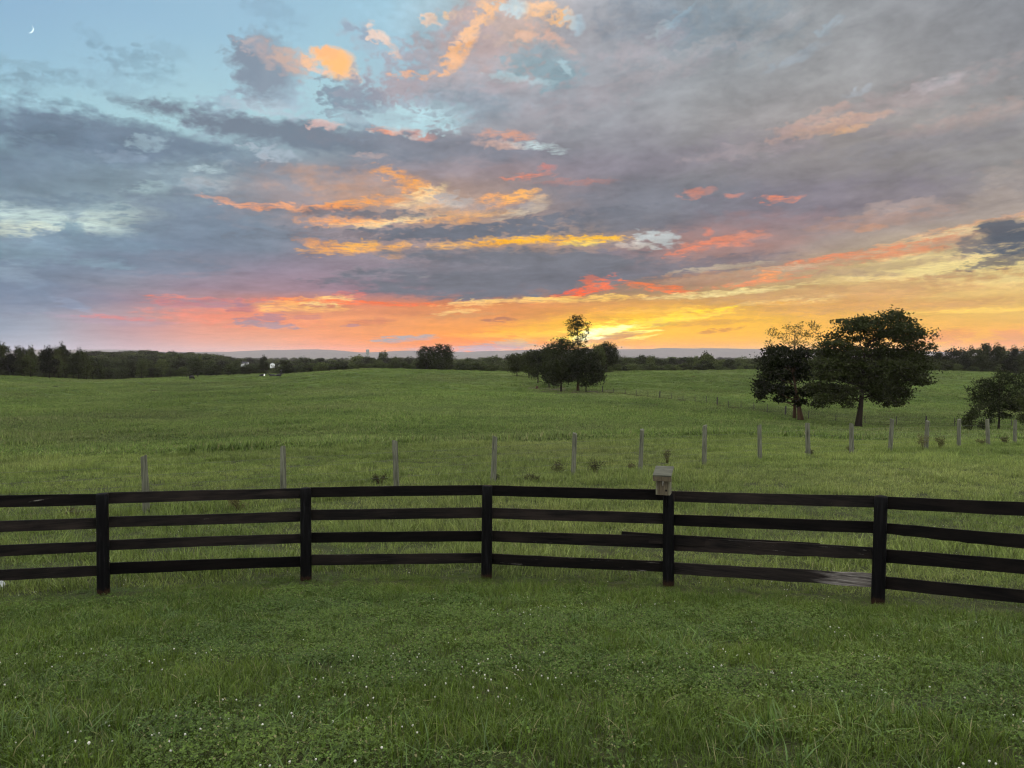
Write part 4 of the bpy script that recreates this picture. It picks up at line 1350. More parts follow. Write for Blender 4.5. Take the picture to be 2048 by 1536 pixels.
def clump_points(clumps, rng):
    """points spread through a set of ellipsoids, denser towards their upper shells"""
    out = []
    for (c, r, n) in clumps:
        n = int(n)
        d = unit(rng.normal(size=(n, 3)))
        rad = rng.uniform(0.15, 1.0, n) ** 0.55
        rad = rad * (1 + 0.22 * rng.normal(size=n) * (rad > 0.75))
        # ragged: whole sprays are pulled out or left bare
        k = fbm(d[:, 0] * 3 + c[0] * 1.7, d[:, 2] * 3 + d[:, 1] * 2 + c[2], 2, 13)
        keep = k + rng.uniform(-0.18, 0.18, n) > 0.40
        rad = rad * (0.80 + 0.45 * k)
        p = np.array(c) + d * rad[:, None] * np.array(r)
        out.append(p[keep])
    return np.concatenate(out)


def trunk_mesh(clumps, height, r0, rng, lean=(0, 0), fork=0.25, limb=0.32, twigs=3, trunks=((0, 0),), limb_to=None):
    mb = MB()
    for (tx, ty) in trunks:
        pts, rads = [], []
        n = 9
        for i in range(n):
            q = i / (n - 1)
            z = -0.3 + (height + 0.3) * q
            wob = 0.03 * height * (math.sin(q * 5 + tx * 3) * 0.3 + rng.uniform(-.15, .15)) * min(1, q * 2)
            pts.append((tx * (1 - 0.3 * q) + lean[0] * q + wob, ty + lean[1] * q, z))
            rads.append(r0 * ((1.35 if i == 0 else 1.15 if i == 1 else 1.0) - 0.82 * q ** 0.9 + 0.0))
        mb.tube(pts, [max(r, 0.02) for r in rads], 9)
    for (c, r, nn) in clumps:
        c = np.array(c)
        if len(clumps) > 60 and rng.random() < 0.55:
            zz_ = c[2]
            zt = min(height * 0.92, max(height * 0.45, zz_ * 0.8))
        else:
            zt = max(height * fork * rng.uniform(0.6, 1.7), min(height * 0.9, c[2] - (0.25 + 0.25 * rng.random()) * math.hypot(c[0] - lean[0] * .5, c[1]) - 0.05 * height))
        q = (zt + 0.3) / (height + 0.3)
        s = np.array((trunks[0][0] * (1 - .3 * q) + lean[0] * q, lean[1] * q, zt))
        mid = s * 0.5 + c * 0.5 + np.array((rng.uniform(-.3, .3), rng.uniform(-.3, .3), -0.08 * np.linalg.norm(c - s)))
        rb = max(0.018, r0 * limb * (1 - 0.6 * q))
        mb.tube([s, s * .7 + mid * .3 + np.array((0, 0, -.02)), mid, mid * .4 + c * .6, c], [rb, rb * .85, rb * .65, rb * .45, rb * .22], 6)
        for k in range(twigs):
            d = rng.normal(size=3)
            d /= np.linalg.norm(d)
            e = c + d * np.array(r) * 0.8
            mb.tube([mid * .4 + c * .6, (mid * .2 + c * .4 + e * .4), e], [rb * .35, rb * .22, rb * .08], 4)
    return mb


def make_tree(name, label, cat, base, clumps, height, r0, leaf_size, leaf_mat, bark, seed, group=None, up=0.5, aspect=0.45, **kw):
    rng = np.random.default_rng(seed)
    root = empty(name, base)
    tag(root, label, cat, group)
    trunk_mesh(clumps, height, r0, rng, **kw).build('trunk', bark, root, True)
    pts = clump_points(clumps, rng)
    me = quads_mesh('crown', leaf_arrays(pts, leaf_size, rng, up, aspect), leaf_mat)
    o = bpy.data.objects.new('crown', me)
    COL.objects.link(o)
    o.parent = root
    return root


def px_clumps(base_px, d, rows, dens, rng, depth=0.8, squash=1.0):
    """clumps drawn in photograph pixels round a trunk foot -> metres; depth is spread at random"""
    s = d / F
    bx, by = base_px
    out = []
    for (x, y, rx, ry) in rows:
        cx, cz = (x - bx) * s, (by - y) * s
        a, b = rx * s, ry * s * squash
        dy = rng.uniform(-1, 1) * depth * max(a, 1.2) * 1.1
        n = dens * (a * b + 0.3 * a * a) * 1.0
        out.append(((cx, dy, cz), (a, max(a, b) * 0.85, b), max(40, n)))
    return out


def base_at(px, d):
    x = (px - 1024) / F * d
    return (x, d, h(x, d))


def near_trees():
    R = np.random.default_rng(3)
    # ---- the big spreading tree at the right
    d = 92.0
    rows = [(1768, 634, 30, 12), (1735, 642, 34, 9), (1798, 644, 24, 10), (1690, 645, 26, 6), (1715, 655, 45, 9), (1770, 655, 55, 12), (1815, 657, 30, 12), (1690, 664, 28, 8),
            (1745, 668, 30, 9), (1800, 672, 55, 12), (1830, 668, 28, 12), (1665, 688, 30, 6), (1718, 680, 20, 7), (1752, 680, 22, 6),
            (1700, 704, 55, 11), (1660, 708, 30, 10), (1752, 710, 40, 10), (1835, 688, 28, 12), (1845, 702, 30, 13), (1812, 708, 40, 14), (1868, 694, 12, 8),
            (1640, 728, 36, 13), (1690, 730, 50, 14), (1745, 735, 50, 14), (1805, 732, 52, 15), (1850, 722, 22, 12),
            (1655, 752, 42, 13), (1708, 758, 44, 12), (1770, 755, 48, 13), (1822, 756, 34, 12), (1846, 768, 22, 6),
            (1632, 776, 32, 12), (1672, 782, 36, 12), (1642, 800, 26, 9), (1690, 800, 20, 8), (1790, 778, 36, 11), (1772, 800, 28, 9), (1812, 792, 18, 9), (1800, 808, 14, 6), (1745, 782, 22, 8)]
    # smaller boughs filling the dome between them
    edge = [(630, 1748, 1798), (645, 1690, 1818), (660, 1672, 1835), (675, 1690, 1850), (700, 1650, 1862), (730, 1618, 1862), (750, 1625, 1848), (770, 1615, 1855), (790, 1622, 1822), (806, 1640, 1806)]
    for k in range(52):
        y = R.uniform(634, 800)
        l, r_ = np.interp(y, [e[0] for e in edge], [e[1] for e in edge]), np.interp(y, [e[0] for e in edge], [e[2] for e in edge])
        x = R.uniform(l + 10, r_ - 10)
        if 682 < y < 692 and 1700 < x < 1790 and k % 3:
            continue
        if y > 770 and 1700 < x < 1745:
            continue
        rows.append((x, y, 20, 9))
    rows += [(1668, 674, 22, 8), (1690, 680, 22, 8), (1655, 690, 24, 9), (1640, 706, 22, 9), (1670, 802, 30, 11), (1700, 786, 26, 10), (1766, 796, 30, 11), (1802, 788, 26, 10), (1640, 812, 18, 8), (1735, 774, 24, 9), (1690, 812, 16, 6), (1782, 812, 18, 6), (1735, 760, 30, 10), (1760, 690, 24, 6)]
    cl = px_clumps((1718, 857), d, rows, 310, R, 0.75, 1.1)
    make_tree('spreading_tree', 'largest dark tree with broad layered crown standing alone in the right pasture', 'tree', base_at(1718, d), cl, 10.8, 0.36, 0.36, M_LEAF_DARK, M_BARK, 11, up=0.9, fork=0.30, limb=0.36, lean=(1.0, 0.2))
    # ---- its darker neighbour to the left
    d = 98.0
    rows = [(1560, 705, 34, 12), (1600, 708, 30, 12), (1545, 722, 34, 14), (1590, 730, 40, 16), (1535, 745, 28, 15), (1570, 755, 36, 16), (1610, 752, 30, 16), (1525, 770, 20, 14), (1518, 790, 14, 14), (1545, 778, 24, 13), (1580, 785, 26, 14), (1615, 785, 24, 14), (1560, 800, 16, 8), (1600, 806, 18, 8)]
    cl = px_clumps((1604, 844), d, rows, 430, R, 0.6)
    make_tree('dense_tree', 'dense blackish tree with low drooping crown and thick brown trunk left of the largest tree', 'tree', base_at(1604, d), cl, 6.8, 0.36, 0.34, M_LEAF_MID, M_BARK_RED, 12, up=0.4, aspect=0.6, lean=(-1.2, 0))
    # ---- the thin airy tree whose top shows between them
    d = 100.0
    rows = [(1545, 668, 14, 12), (1535, 690, 10, 12), (1562, 676, 14, 10), (1580, 660, 16, 10), (1600, 655, 14, 10), (1618, 652, 12, 8), (1632, 658, 12, 12), (1595, 672, 20, 10), (1620, 672, 18, 10), (1640, 678, 10, 12), (1575, 690, 18, 10), (1605, 690, 20, 10), (1630, 695, 16, 9), (1558, 700, 14, 8)]
    cl = px_clumps((1590, 842), d, rows, 190, R, 0.7)
    make_tree('airy_tree', 'tall thin tree with sparse feathery crown coloured warm as if lit by the sunset', 'tree', base_at(1590, d), cl, 11.3, 0.20, 0.30, M_LEAF_WARM, M_BARK_RED, 13, up=0.1, aspect=0.3, twigs=6, fork=0.6, limb=0.30)
    # ---- right edge of the picture
    d = 84.0
    rows = [(2000, 752, 22, 8), (1975, 762, 22, 8), (2022, 762, 24, 10), (1995, 775, 36, 12), (2035, 780, 22, 12), (1965, 788, 22, 9), (1990, 795, 30, 11), (2025, 800, 28, 12), (1978, 812, 26, 11), (2045, 815, 18, 12), (2005, 815, 24, 9), (2015, 832, 16, 7), (1945, 778, 10, 4)]
    rows += [(2010, 745, 16, 7), (2035, 752, 22, 9), (2050, 768, 22, 10), (1985, 770, 26, 10), (2015, 785, 34, 12), (2055, 795, 22, 12), (2000, 802, 30, 11), (2035, 815, 26, 10), (1968, 800, 20, 9), (1988, 826, 20, 9)]
    cl = px_clumps((2000, 862), d, rows, 640, R, 0.8)
    make_tree('feathery_tree', 'feathery mid green tree with drooping sprays at the right edge of the pasture', 'tree', base_at(2000, d), cl, 5.4, 0.13, 0.26, M_LEAF_MID, M_BARK, 14, up=0.7, aspect=0.3)
    rows = [(1948, 815, 18, 12), (1936, 828, 16, 10), (1955, 830, 16, 12), (1945, 843, 20, 10), (1932, 850, 12, 8), (1960, 848, 10, 10)]
    cl = px_clumps((1946, 862), 82.0, rows, 620, R, 0.8)
    make_tree('round_bush', 'dark round bush low beside the feathery tree, nearest the wire fence posts', 'bush', base_at(1946, 82.0), cl, 1.6, 0.06, 0.22, M_LEAF_DARK, M_BARK, 15, up=0.4)
    rows = [(1974, 838, 10, 9), (1980, 828, 10, 8), (1972, 850, 9, 8)]
    cl = px_clumps((1975, 862), 83.0, rows, 620, R, 0.8)
    make_tree('narrow_bush', 'small dark bush squeezed between round bush and feathery tree trunk', 'bush', base_at(1975, 83.0), cl, 1.3, 0.05, 0.22, M_LEAF_DARK, M_BARK, 16, up=0.4)
    rows = [(2058, 800, 20, 14), (2050, 820, 18, 12), (2066, 835, 22, 14), (2046, 838, 12, 9)]
    cl = px_clumps((2060, 866), 80.0, rows, 560, R, 0.8)
    make_tree('corner_bush', 'dark bush cut by the right edge behind the last wire fence post', 'bush', base_at(2060, 80.0), cl, 2.6, 0.07, 0.24, M_LEAF_DARK, M_BARK, 17, up=0.4)
    # ---- the clump in the middle of the pasture
    d = 159.0
    rows = [(1126, 682, 18, 10), (1112, 692, 22, 12), (1138, 697, 18, 12), (1100, 706, 18, 12), (1125, 712, 26, 14), (1146, 715, 16, 12), (1108, 728, 24, 14), (1135, 732, 22, 14), (1120, 748, 22, 12), (1140, 752, 14, 10), (1105, 748, 14, 10)]
    cl = px_clumps((1122, 778), d, [(x_, y_, a_ * 1.22, b_ * 1.18) for x_, y_, a_, b_ in rows], 260, R, 0.8)
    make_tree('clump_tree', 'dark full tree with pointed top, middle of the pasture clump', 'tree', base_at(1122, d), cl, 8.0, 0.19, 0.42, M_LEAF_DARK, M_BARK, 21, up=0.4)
    rows = [(1158, 704, 10, 8), (1149, 698, 8, 7), (1166, 710, 10, 8), (1146, 690, 7, 6), (1156, 632, 16, 6), (1147, 641, 16, 8), (1166, 643, 15, 8), (1155, 650, 20, 9), (1138, 655, 7, 8), (1175, 655, 6, 9), (1152, 660, 13, 6), (1143, 666, 10, 5), (1166, 668, 8, 5), (1158, 676, 9, 6), (1150, 683, 10, 5), (1164, 686, 9, 7), (1158, 696, 8, 6), (1172, 677, 4, 6)]
    cl = px_clumps((1156, 778), 161.0, rows, 165, R, 0.8)
    make_tree('lone_tall_tree', 'tallest slender tree with open tufted top against the glowing sun', 'tree', base_at(1156, 161.0), cl, 14.2, 0.27, 0.40, M_LEAF_DARK, M_BARK_RED, 22, up=0.2, aspect=0.4, fork=0.6, limb=0.22, twigs=4)
    d = 156.0
    rows = [(1172, 700, 16, 9), (1160, 712, 18, 11), (1184, 712, 16, 11), (1172, 722, 24, 12), (1152, 732, 12, 10), (1192, 732, 14, 10), (1172, 742, 24, 12), (1155, 752, 14, 9), (1190, 752, 18, 10), (1172, 760, 18, 8), (1200, 748, 8, 8)]
    cl = px_clumps((1172, 781), d, [(x_, y_, a_ * 1.22, b_ * 1.18) for x_, y_, a_, b_ in rows], 260, R, 0.8)
    make_tree('clump_tree', 'rounded olive tree on thin bare trunk, right front of the pasture clump', 'tree', base_at(1172, d), cl, 7.2, 0.11, 0.42, M_LEAF_MID, M_BARK, 23, up=0.4)
    d = 172.0
    rows = [(1086, 706, 14, 10), (1104, 704, 14, 10), (1096, 702, 12, 9), (1088, 714, 14, 11), (1104, 720, 14, 12), (1092, 734, 16, 12), (1108, 740, 12, 12), (1096, 752, 14, 10), (1110, 760, 12, 8)]
    cl = px_clumps((1098, 771), d, [(x_, y_, a_ * 1.22, b_ * 1.18) for x_, y_, a_, b_ in rows], 260, R, 0.8)
    make_tree('clump_tree', 'shaggy tree with foliage down to the grass, left front of the pasture clump', 'tree', base_at(1098, d), cl, 6.0, 0.16, 0.42, M_LEAF_DARK, M_BARK, 24, up=0.4)
    d = 182.0
    rows = [(1062, 706, 10, 8), (1084, 710, 12, 9), (1074, 704, 10, 7), (1066, 712, 12, 9), (1080, 715, 10, 9), (1070, 726, 14, 10), (1078, 738, 12, 9), (1070, 746, 10, 7)]
    cl = px_clumps((1076, 763), d, [(x_, y_, a_ * 1.22, b_ * 1.18) for x_, y_, a_, b_ in rows], 260, R, 0.8)
    make_tree('clump_tree', 'small dark tree on short trunk second from the left in the clump row', 'tree', base_at(1076, d), cl, 5.5, 0.16, 0.42, M_LEAF_DARK, M_BARK, 25, up=0.4)
    d = 207.0
    rows = [(1022, 712, 10, 7), (1044, 718, 10, 8), (1030, 735, 14, 7), (1034, 708, 10, 5), (1026, 714, 10, 6), (1042, 714, 9, 6), (1032, 722, 14, 8), (1024, 730, 9, 6), (1040, 730, 9, 6)]
    cl = px_clumps((1034, 749), d, [(x_, y_, a_ * 1.22, b_ * 1.18) for x_, y_, a_, b_ in rows], 260, R, 0.8)
    make_tree('clump_tree', 'leftmost small tree of the clump row, farthest up the slope', 'tree', base_at(1034, d), cl, 4.8, 0.14, 0.42, M_LEAF_DARK, M_BARK, 26, up=0.4)
    d = 200.0
    rows = [(1048, 710, 10, 8), (1064, 714, 10, 8), (1050, 728, 12, 9), (1056, 706, 9, 7), (1050, 716, 9, 8), (1060, 722, 11, 10), (1054, 734, 9, 8), (1063, 740, 8, 7)]
    cl = px_clumps((1058, 752), d, [(x_, y_, a_ * 1.22, b_ * 1.18) for x_, y_, a_, b_ in rows], 260, R, 0.8)
    make_tree('clump_tree', 'dark ragged tree between the two leftmost trees of the clump row', 'tree', base_at(1058, d), cl, 5.2, 0.14, 0.42, M_LEAF_DARK, M_BARK, 27, up=0.4)
    # two trees just over the crest, right behind the clump
    for i, (x, top, w, dd, lab) in enumerate(((1212, 690, 26, 236.0, 'broad round tree over the crest just right of the clump'), (1196, 694, 16, 232.0, 'narrow dark tree over the crest half hidden by the olive tree'))):
        by = 752
        hh = by - top
        rows = [(x, top + hh * .14, w * .5, hh * .12), (x - w * .4, top + hh * .26, w * .45, hh * .14), (x + w * .45, top + hh * .28, w * .45, hh * .14), (x, top + hh * .4, w * .7, hh * .16), (x - w * .5, top + hh * .52, w * .45, hh * .15), (x + w * .6, top + hh * .5, w * .42, hh * .15), (x, top + hh * .66, w * .7, hh * .16)]
        cl = px_clumps((x, by), dd, [(x_, y_, a_ * 1.22, b_ * 1.18) for x_, y_, a_, b_ in rows], 190, R, 0.8)
        make_tree('crest_tree', lab, 'tree', base_at(x, dd), cl, hh * dd / F * 0.75, 0.2, 0.5, M_LEAF_MID, M_BARK, 30 + i, up=0.4)
    # pair of dark trees over the crest left of the clump
    for i, (x, top, w, dd, lab) in enumerate(((852, 703, 18, 262.0, 'narrow blackish tree over the crest, left of a close pair'), (884, 699, 22, 258.0, 'wide blackish tree over the crest, right of a close pair'))):
        by = 752
        hh = by - top
        rows = [(x - w * .2, top + hh * .10, w * .4, hh * .10), (x + w * .5, top + hh * .12, w * .25, hh * .10), (x - w * .45, top + hh * .26, w * .45, hh * .14), (x + w * .45, top + hh * .26, w * .5, hh * .14), (x, top + hh * .4, w * .8, hh * .18), (x - w * .5, top + hh * .55, w * .45, hh * .18), (x + w * .5, top + hh * .55, w * .5, hh * .18), (x, top + hh * .72, w * .85, hh * .18)]
        cl = px_clumps((x, by), dd, [(x_, y_, a_ * 1.22, b_ * 1.18) for x_, y_, a_, b_ in rows], 190, R, 0.8)
        make_tree('crest_tree', lab, 'tree', base_at(x, dd), cl, hh * dd / F * 0.75, 0.2, 0.5, M_LEAF_DARK, M_BARK, 40 + i, up=0.4)


near_trees()


# ---- woods beyond the pasture: a few kinds of tree, copied and stood one by one
def wood_kind(seed, tall, open_, leaf_mat):
    rng = np.random.default_rng(seed)
    H0 = 12.0
    W = H0 * (0.30 if tall else 0.42)
    clumps = []
    n = 15
    for i in range(n):
        a = rng.uniform(0, 2 * math.pi)
        q = (i + 0.5) / n
        z = H0 * (0.22 + 0.70 * q)
        prof = math.sin(math.pi * (0.12 + 0.86 * (q * 0.85 + 0.08))) ** 0.7
        r = W * prof * rng.uniform(0.35, 0.8)
        cr = W * rng.uniform(0.34, 0.55) * (0.75 + 0.4 * prof)
        clumps.append(((math.cos(a) * r, math.sin(a) * r, z), (cr, cr, cr * rng.uniform(0.55, 0.8)), 150 if open_ else 210))
    root = empty('wood_tree', (0, 0, -500))
    tr = trunk_mesh(clumps, H0 * 0.8, 0.22, rng, twigs=0).build('trunk', M_BARK, root, True)
    me = quads_mesh('crown', leaf_arrays(clump_points(clumps, rng), 0.78, rng, 0.5, 0.6), leaf_mat)
    cr = bpy.data.objects.new('crown', me)
    COL.objects.link(cr)
    cr.parent = root
    return root


KINDS = [wood_kind(101, False, False, M_LEAF_FAR), wood_kind(102, False, True, M_LEAF_FAR), wood_kind(103, True, False, M_LEAF_FAR), wood_kind(104, False, False, M_LEAF_DARK), wood_kind(105, True, True, M_LEAF_FAR), wood_kind(106, False, False, M_LEAF_FAR), wood_kind(107, False, True, M_LEAF_MID)]
KIND_USED = [False] * len(KINDS)


def stand_tree(k, loc, height, width, rz, label, group, name='wood_tree'):
    src = KINDS[k]
    if not KIND_USED[k]:
        o = src
        KIND_USED[k] = True
    else:
        o = src.copy()
        COL.objects.link(o)
        for ch in src.children:
            c = ch.copy()
            COL.objects.link(c)
            c.parent = o
    o.location = loc
    o.rotation_euler = (0, 0, rz)
    s = height / 12.0
    o.scale = (s * width, s * width, s)
    tag(o, label, 'tree', group)
    return o


SKYLINE = [(-200, 690), (0, 689), (30, 690), (60, 694), (100, 695), (112, 692), (125, 690), (140, 694), (160, 700), (182, 704), (196, 714), (230, 716), (300, 714), (350, 718), (420, 714), (470, 718), (520, 716), (600, 717), (650, 716), (700, 715), (760, 710), (800, 712), (840, 714), (930, 714), (1000, 713), (1100, 712), (1240, 714), (1290, 709), (1330, 714), (1375, 712), (1412, 706), (1445, 712), (1520, 714), (1600, 706), (1700, 700), (1860, 701), (1885, 692), (1930, 693), (1968, 688), (2000, 691), (2050, 694), (2250, 690)]


def skyline(px):
    return float(np.interp(px, [p[0] for p in SKYLINE], [p[1] for p in SKYLINE]))


def woods():
    rr = random.Random(5)
    # (label, group, first px, last px, spacing px, distance, spread, drop below skyline px, jitter px, dark)
    belts = [
        ('dark tree of the near wood at the left edge of the pasture', 'near wood at the left edge', -60, 186, 17, 255, 26, 2, 5, True),
        ('dark low tree fronting the near wood at the left edge', 'front of the near wood at the left edge', -50, 190, 19, 244, 8, 17, 5, True),
        ('green tree in the belt between the near wood and the grazing cows', 'tree belt left of the cows', 200, 510, 17, 330, 40, 4, 6, False),
        ('low tree along the foot of the belt left of the cows', 'foot of the tree belt left of the cows', 196, 515, 17, 300, 14, 18, 5, False),
        ('green tree in the belt behind the cows and below the water tower', 'tree belt below the water tower', 515, 840, 15, 400, 60, 6, 5, False),
        ('low tree along the foot of the belt below the water tower', 'foot of the tree belt below the water tower', 560, 840, 16, 300, 16, 17, 5, False),
        ('green tree in the belt behind the middle crest, left of the clump', 'tree belt left of the clump', 905, 1110, 15, 420, 60, 5, 5, False),
        ('low tree along the crest left of the clump', 'foot of the tree belt left of the clump', 905, 1050, 16, 300, 16, 17, 4, False),
        ('green tree in the belt between the clump and the largest tree', 'tree belt right of the clump', 1235, 1640, 17, 350, 50, 3, 5, False),
        ('low tree along the foot of the belt right of the clump', 'foot of the tree belt right of the clump', 1225, 1640, 17, 285, 14, 17, 5, False),
        ('dark tree in the wood behind the right pasture', 'wood behind the right pasture', 1640, 2230, 19, 300, 30, 3, 5, True),
        ('low tree at the edge of the wood behind the right pasture', 'edge of the wood behind the right pasture', 1640, 2240, 19, 270, 10, 22, 6, True),
    ]
    for lab, grp, p0, p1, step, dist, spread, drop, jit, dark in belts:
        px = p0
        while px < p1:
            x0 = px + rr.uniform(-.35, .35) * step
            px += step * rr.uniform(0.8, 1.5)
            if 'below the water' in lab and 530 < x0 < 560:
                continue
            d = dist + rr.uniform(-1, 1) * spread
            x = (x0 - 1024) / F * d
            g = h(x, d)
            top = skyline(x0) + drop + rr.uniform(-.8, 1) * jit
            zt = CAM_Z + ray(1024, top).z * d
            height = max(3.5, zt - g)
            w = step * 1.75 / F * d / (12.0 * 0.84) * 12.0 / height
            w = min(max(w * rr.uniform(0.8, 1.35), 0.6), 2.4)
            k = rr.choice([3, 3, 6, 6] if dark else [0, 1, 2, 4, 5, 6])
            stand_tree(k, (x, d, g), height, w, rr.uniform(0, 6.28), lab, grp)
    # single trees that stand out of the woods
    for px, top, d, wpx, k, lab in ((125, 688, 262, 26, 3, 'tall round-headed tree rising above the near wood at the left'),
                                    (402, 709, 318, 14, 2, 'dark slender tree left of the white house'),
                                    (528, 712, 320, 20, 3, 'dark tree standing just left of the white gabled house'),
                                    (768, 703, 600, 34, 0, 'broad domed tree on the skyline right of the water tower'),
                                    (1410, 705, 340, 30, 3, 'taller dark tree breaking the skyline left of the largest tree'),
                                    (1968, 685, 300, 40, 4, 'flat-topped tree breaking the skyline above the right wood')):
        x = (px - 1024) / F * d
        g = h(x, d)
        height = CAM_Z + ray(1024, top).z * d - g
        stand_tree(k, (x, d, g), height, wpx / F * d / (height * 0.84), 1.0, lab, None)


woods()


# ------------------------------------------------------------------ scattered cover (grass, far forest): points carrying source meshes
def scatter(name, sources, pts, rot, scl, idx, kind='stuff'):
    """one object whose points each carry a copy of one source mesh"""
    coll = bpy.data.collections.new(name + '_sources')
    for i, me in enumerate(sources):
        o = bpy.data.objects.new('%s_%03d' % (name, i), me)
        coll.objects.link(o)
    me = bpy.data.meshes.new(name)
    n = len(pts)
    me.vertices.add(n)
    me.vertices.foreach_set('co', np.ascontiguousarray(pts, dtype=np.float32).ravel())
    a = me.attributes.new('rot', 'FLOAT_VECTOR', 'POINT')
    a.data.foreach_set('vector', np.ascontiguousarray(rot, dtype=np.float32).ravel())
    a = me.attributes.new('scl', 'FLOAT_VECTOR', 'POINT')
    a.data.foreach_set('vector', np.ascontiguousarray(scl, dtype=np.float32).ravel())
    a = me.attributes.new('idx', 'INT', 'POINT')
    a.data.foreach_set('value', np.ascontiguousarray(idx, dtype=np.int32))
    me.update()
    o = bpy.data.objects.new(name, me)
    COL.objects.link(o)
    tag(o, kind=kind)
    g = bpy.data.node_groups.new(name + '_nodes', 'GeometryNodeTree')
    g.interface.new_socket('Geometry', in_out='INPUT', socket_type='NodeSocketGeometry')
    g.interface.new_socket('Geometry', in_out='OUTPUT', socket_type='NodeSocketGeometry')
    gi, go = nd(g, 'NodeGroupInput'), nd(g, 'NodeGroupOutput')
    ci = nd(g, 'GeometryNodeCollectionInfo')
    ci.inputs['Collection'].default_value = coll
    ci.inputs['Separate Children'].default_value = True
    ci.inputs['Reset Children'].default_value = True
    iop = nd(g, 'GeometryNodeInstanceOnPoints')
    iop.inputs['Pick Instance'].default_value = True

    def attr(nm, ty):
        q = nd(g, 'GeometryNodeInputNamedAttribute', data_type=ty)
        q.inputs['Name'].default_value = nm
        return q.outputs['Attribute']
    g.links.new(gi.outputs[0], iop.inputs['Points'])
    g.links.new(ci.outputs[0], iop.inputs['Instance'])
    g.links.new(attr('idx', 'INT'), iop.inputs['Instance Index'])
    e2r = nd(g, 'FunctionNodeEulerToRotation')
    g.links.new(attr('rot', 'FLOAT_VECTOR'), e2r.inputs[0])
    g.links.new(e2r.outputs[0], iop.inputs['Rotation'])
    g.links.new(attr('scl', 'FLOAT_VECTOR'), iop.inputs['Scale'])
    g.links.new(iop.outputs[0], go.inputs[0])
    md = o.modifiers.new('scatter', 'NODES')
    md.node_group = g
    return o


def far_forest():
    rng = np.random.default_rng(17)
    srcs = []
    for k in KINDS:
        srcs.append([c for c in k.children if c.name.startswith('crown')][0].data)
    N = 3600
    d = np.exp(rng.uniform(math.log(470), math.log(2600), N))
    u = rng.uniform(-0.85, 0.85, N)
    px = u * F + 1024
    # the wooded rise at the left is covered right over its top
    N2 = 700
    d2 = np.exp(rng.uniform(math.log(480), math.log(1150), N2))
    u2 = (rng.uniform(60, 500, N2) - 1024) / F
    d = np.concatenate([d, d2])
    u = np.concatenate([u, u2])
    px = u * F + 1024
    x = u * d
    z = H(x, d)
    # leave a clearing for the houses
    keep = ~((np.abs(px - 515) < 58) & (d < 780))
    hgt = rng.uniform(9, 15, len(d)) * np.clip(0.8 + d / 4000, 0.8, 1.3)
    pts = np.stack([x, d, z], -1)[keep]
    s = (hgt / 12)[keep]
    w = s * rng.uniform(1.2, 2.0, len(s))
    n = len(s)
    rot = np.stack([np.zeros(n), np.zeros(n), rng.uniform(0, 6.28, n)], -1)
    scatter('far_forest', srcs, pts, rot, np.stack([w, w, s], -1), rng.integers(0, len(srcs), n))
    # bushes and saplings that close the foot of the belts
    M = 900
    px = rng.uniform(-80, 2150, M)
    d = rng.uniform(262, 330, M)
    d = np.where((px > 190) & (px < 560), rng.uniform(345, 380, M), d)
    x = (px - 1024) / F * d
    pts = np.stack([x, d, H(x, d) - 0.6], -1)
    s = rng.uniform(0.16, 0.36, M)
    w = s * rng.uniform(1.2, 2.2, M)
    rot = np.stack([np.zeros(M), np.zeros(M), rng.uniform(0, 6.28, M)], -1)
    scatter('undergrowth', srcs, pts, rot, np.stack([w, w, s], -1), rng.integers(0, len(srcs), M))


far_forest()

# ------------------------------------------------------------------ grass
def blade_material(name, tint, rough=0.5, trans=0.3, scale=1.0):
    m, t, out = material(name)
    c, pos = grass_color(t, scale)
    oi = nd(t, 'ShaderNodeObjectInfo')
    geo = nd(t, 'ShaderNodeNewGeometry')
    c = mix_color(t, 1.0, c, tint, 'MULTIPLY')
    k = geo.outputs['Random Per Island']
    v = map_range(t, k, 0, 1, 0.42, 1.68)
    vc = nd(t, 'ShaderNodeCombineColor')
    for i in range(3):
        t.links.new(v, vc.inputs[i])
    c = mix_color(t, 1.0, c, vc.outputs[0], 'MULTIPLY')
    # a few blades have gone straw coloured
    c = mix_color(t, ramp_color(t, k, [(0.93, (0, 0, 0)), (0.95, (0.8, 0.8, 0.8))]), c, (0.17, 0.15, 0.075))
    p = principled(t, None, c, rough, 0.2)
    tr = nd(t, 'ShaderNodeBsdfTranslucent')
    t.links.new(c, tr.inputs[0])
    mx = nd(t, 'ShaderNodeMixShader')
    mx.inputs[0].default_value = trans
    t.links.new(p.outputs[0], mx.inputs[1])
    t.links.new(tr.outputs[0], mx.inputs[2])
    t.links.new(mx.outputs[0], out.inputs[0])
    return m


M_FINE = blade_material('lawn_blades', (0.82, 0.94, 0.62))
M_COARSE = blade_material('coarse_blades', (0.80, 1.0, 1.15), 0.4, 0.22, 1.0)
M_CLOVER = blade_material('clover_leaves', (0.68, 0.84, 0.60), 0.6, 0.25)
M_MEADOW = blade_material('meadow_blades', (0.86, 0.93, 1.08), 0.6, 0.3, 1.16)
M_PASTURE = blade_material('pasture_blades', (1.04, 1.02, 1.22), 0.6, 0.3, 1.34)  # lighter tint than the meadow: paints in the brighter ground before the crest


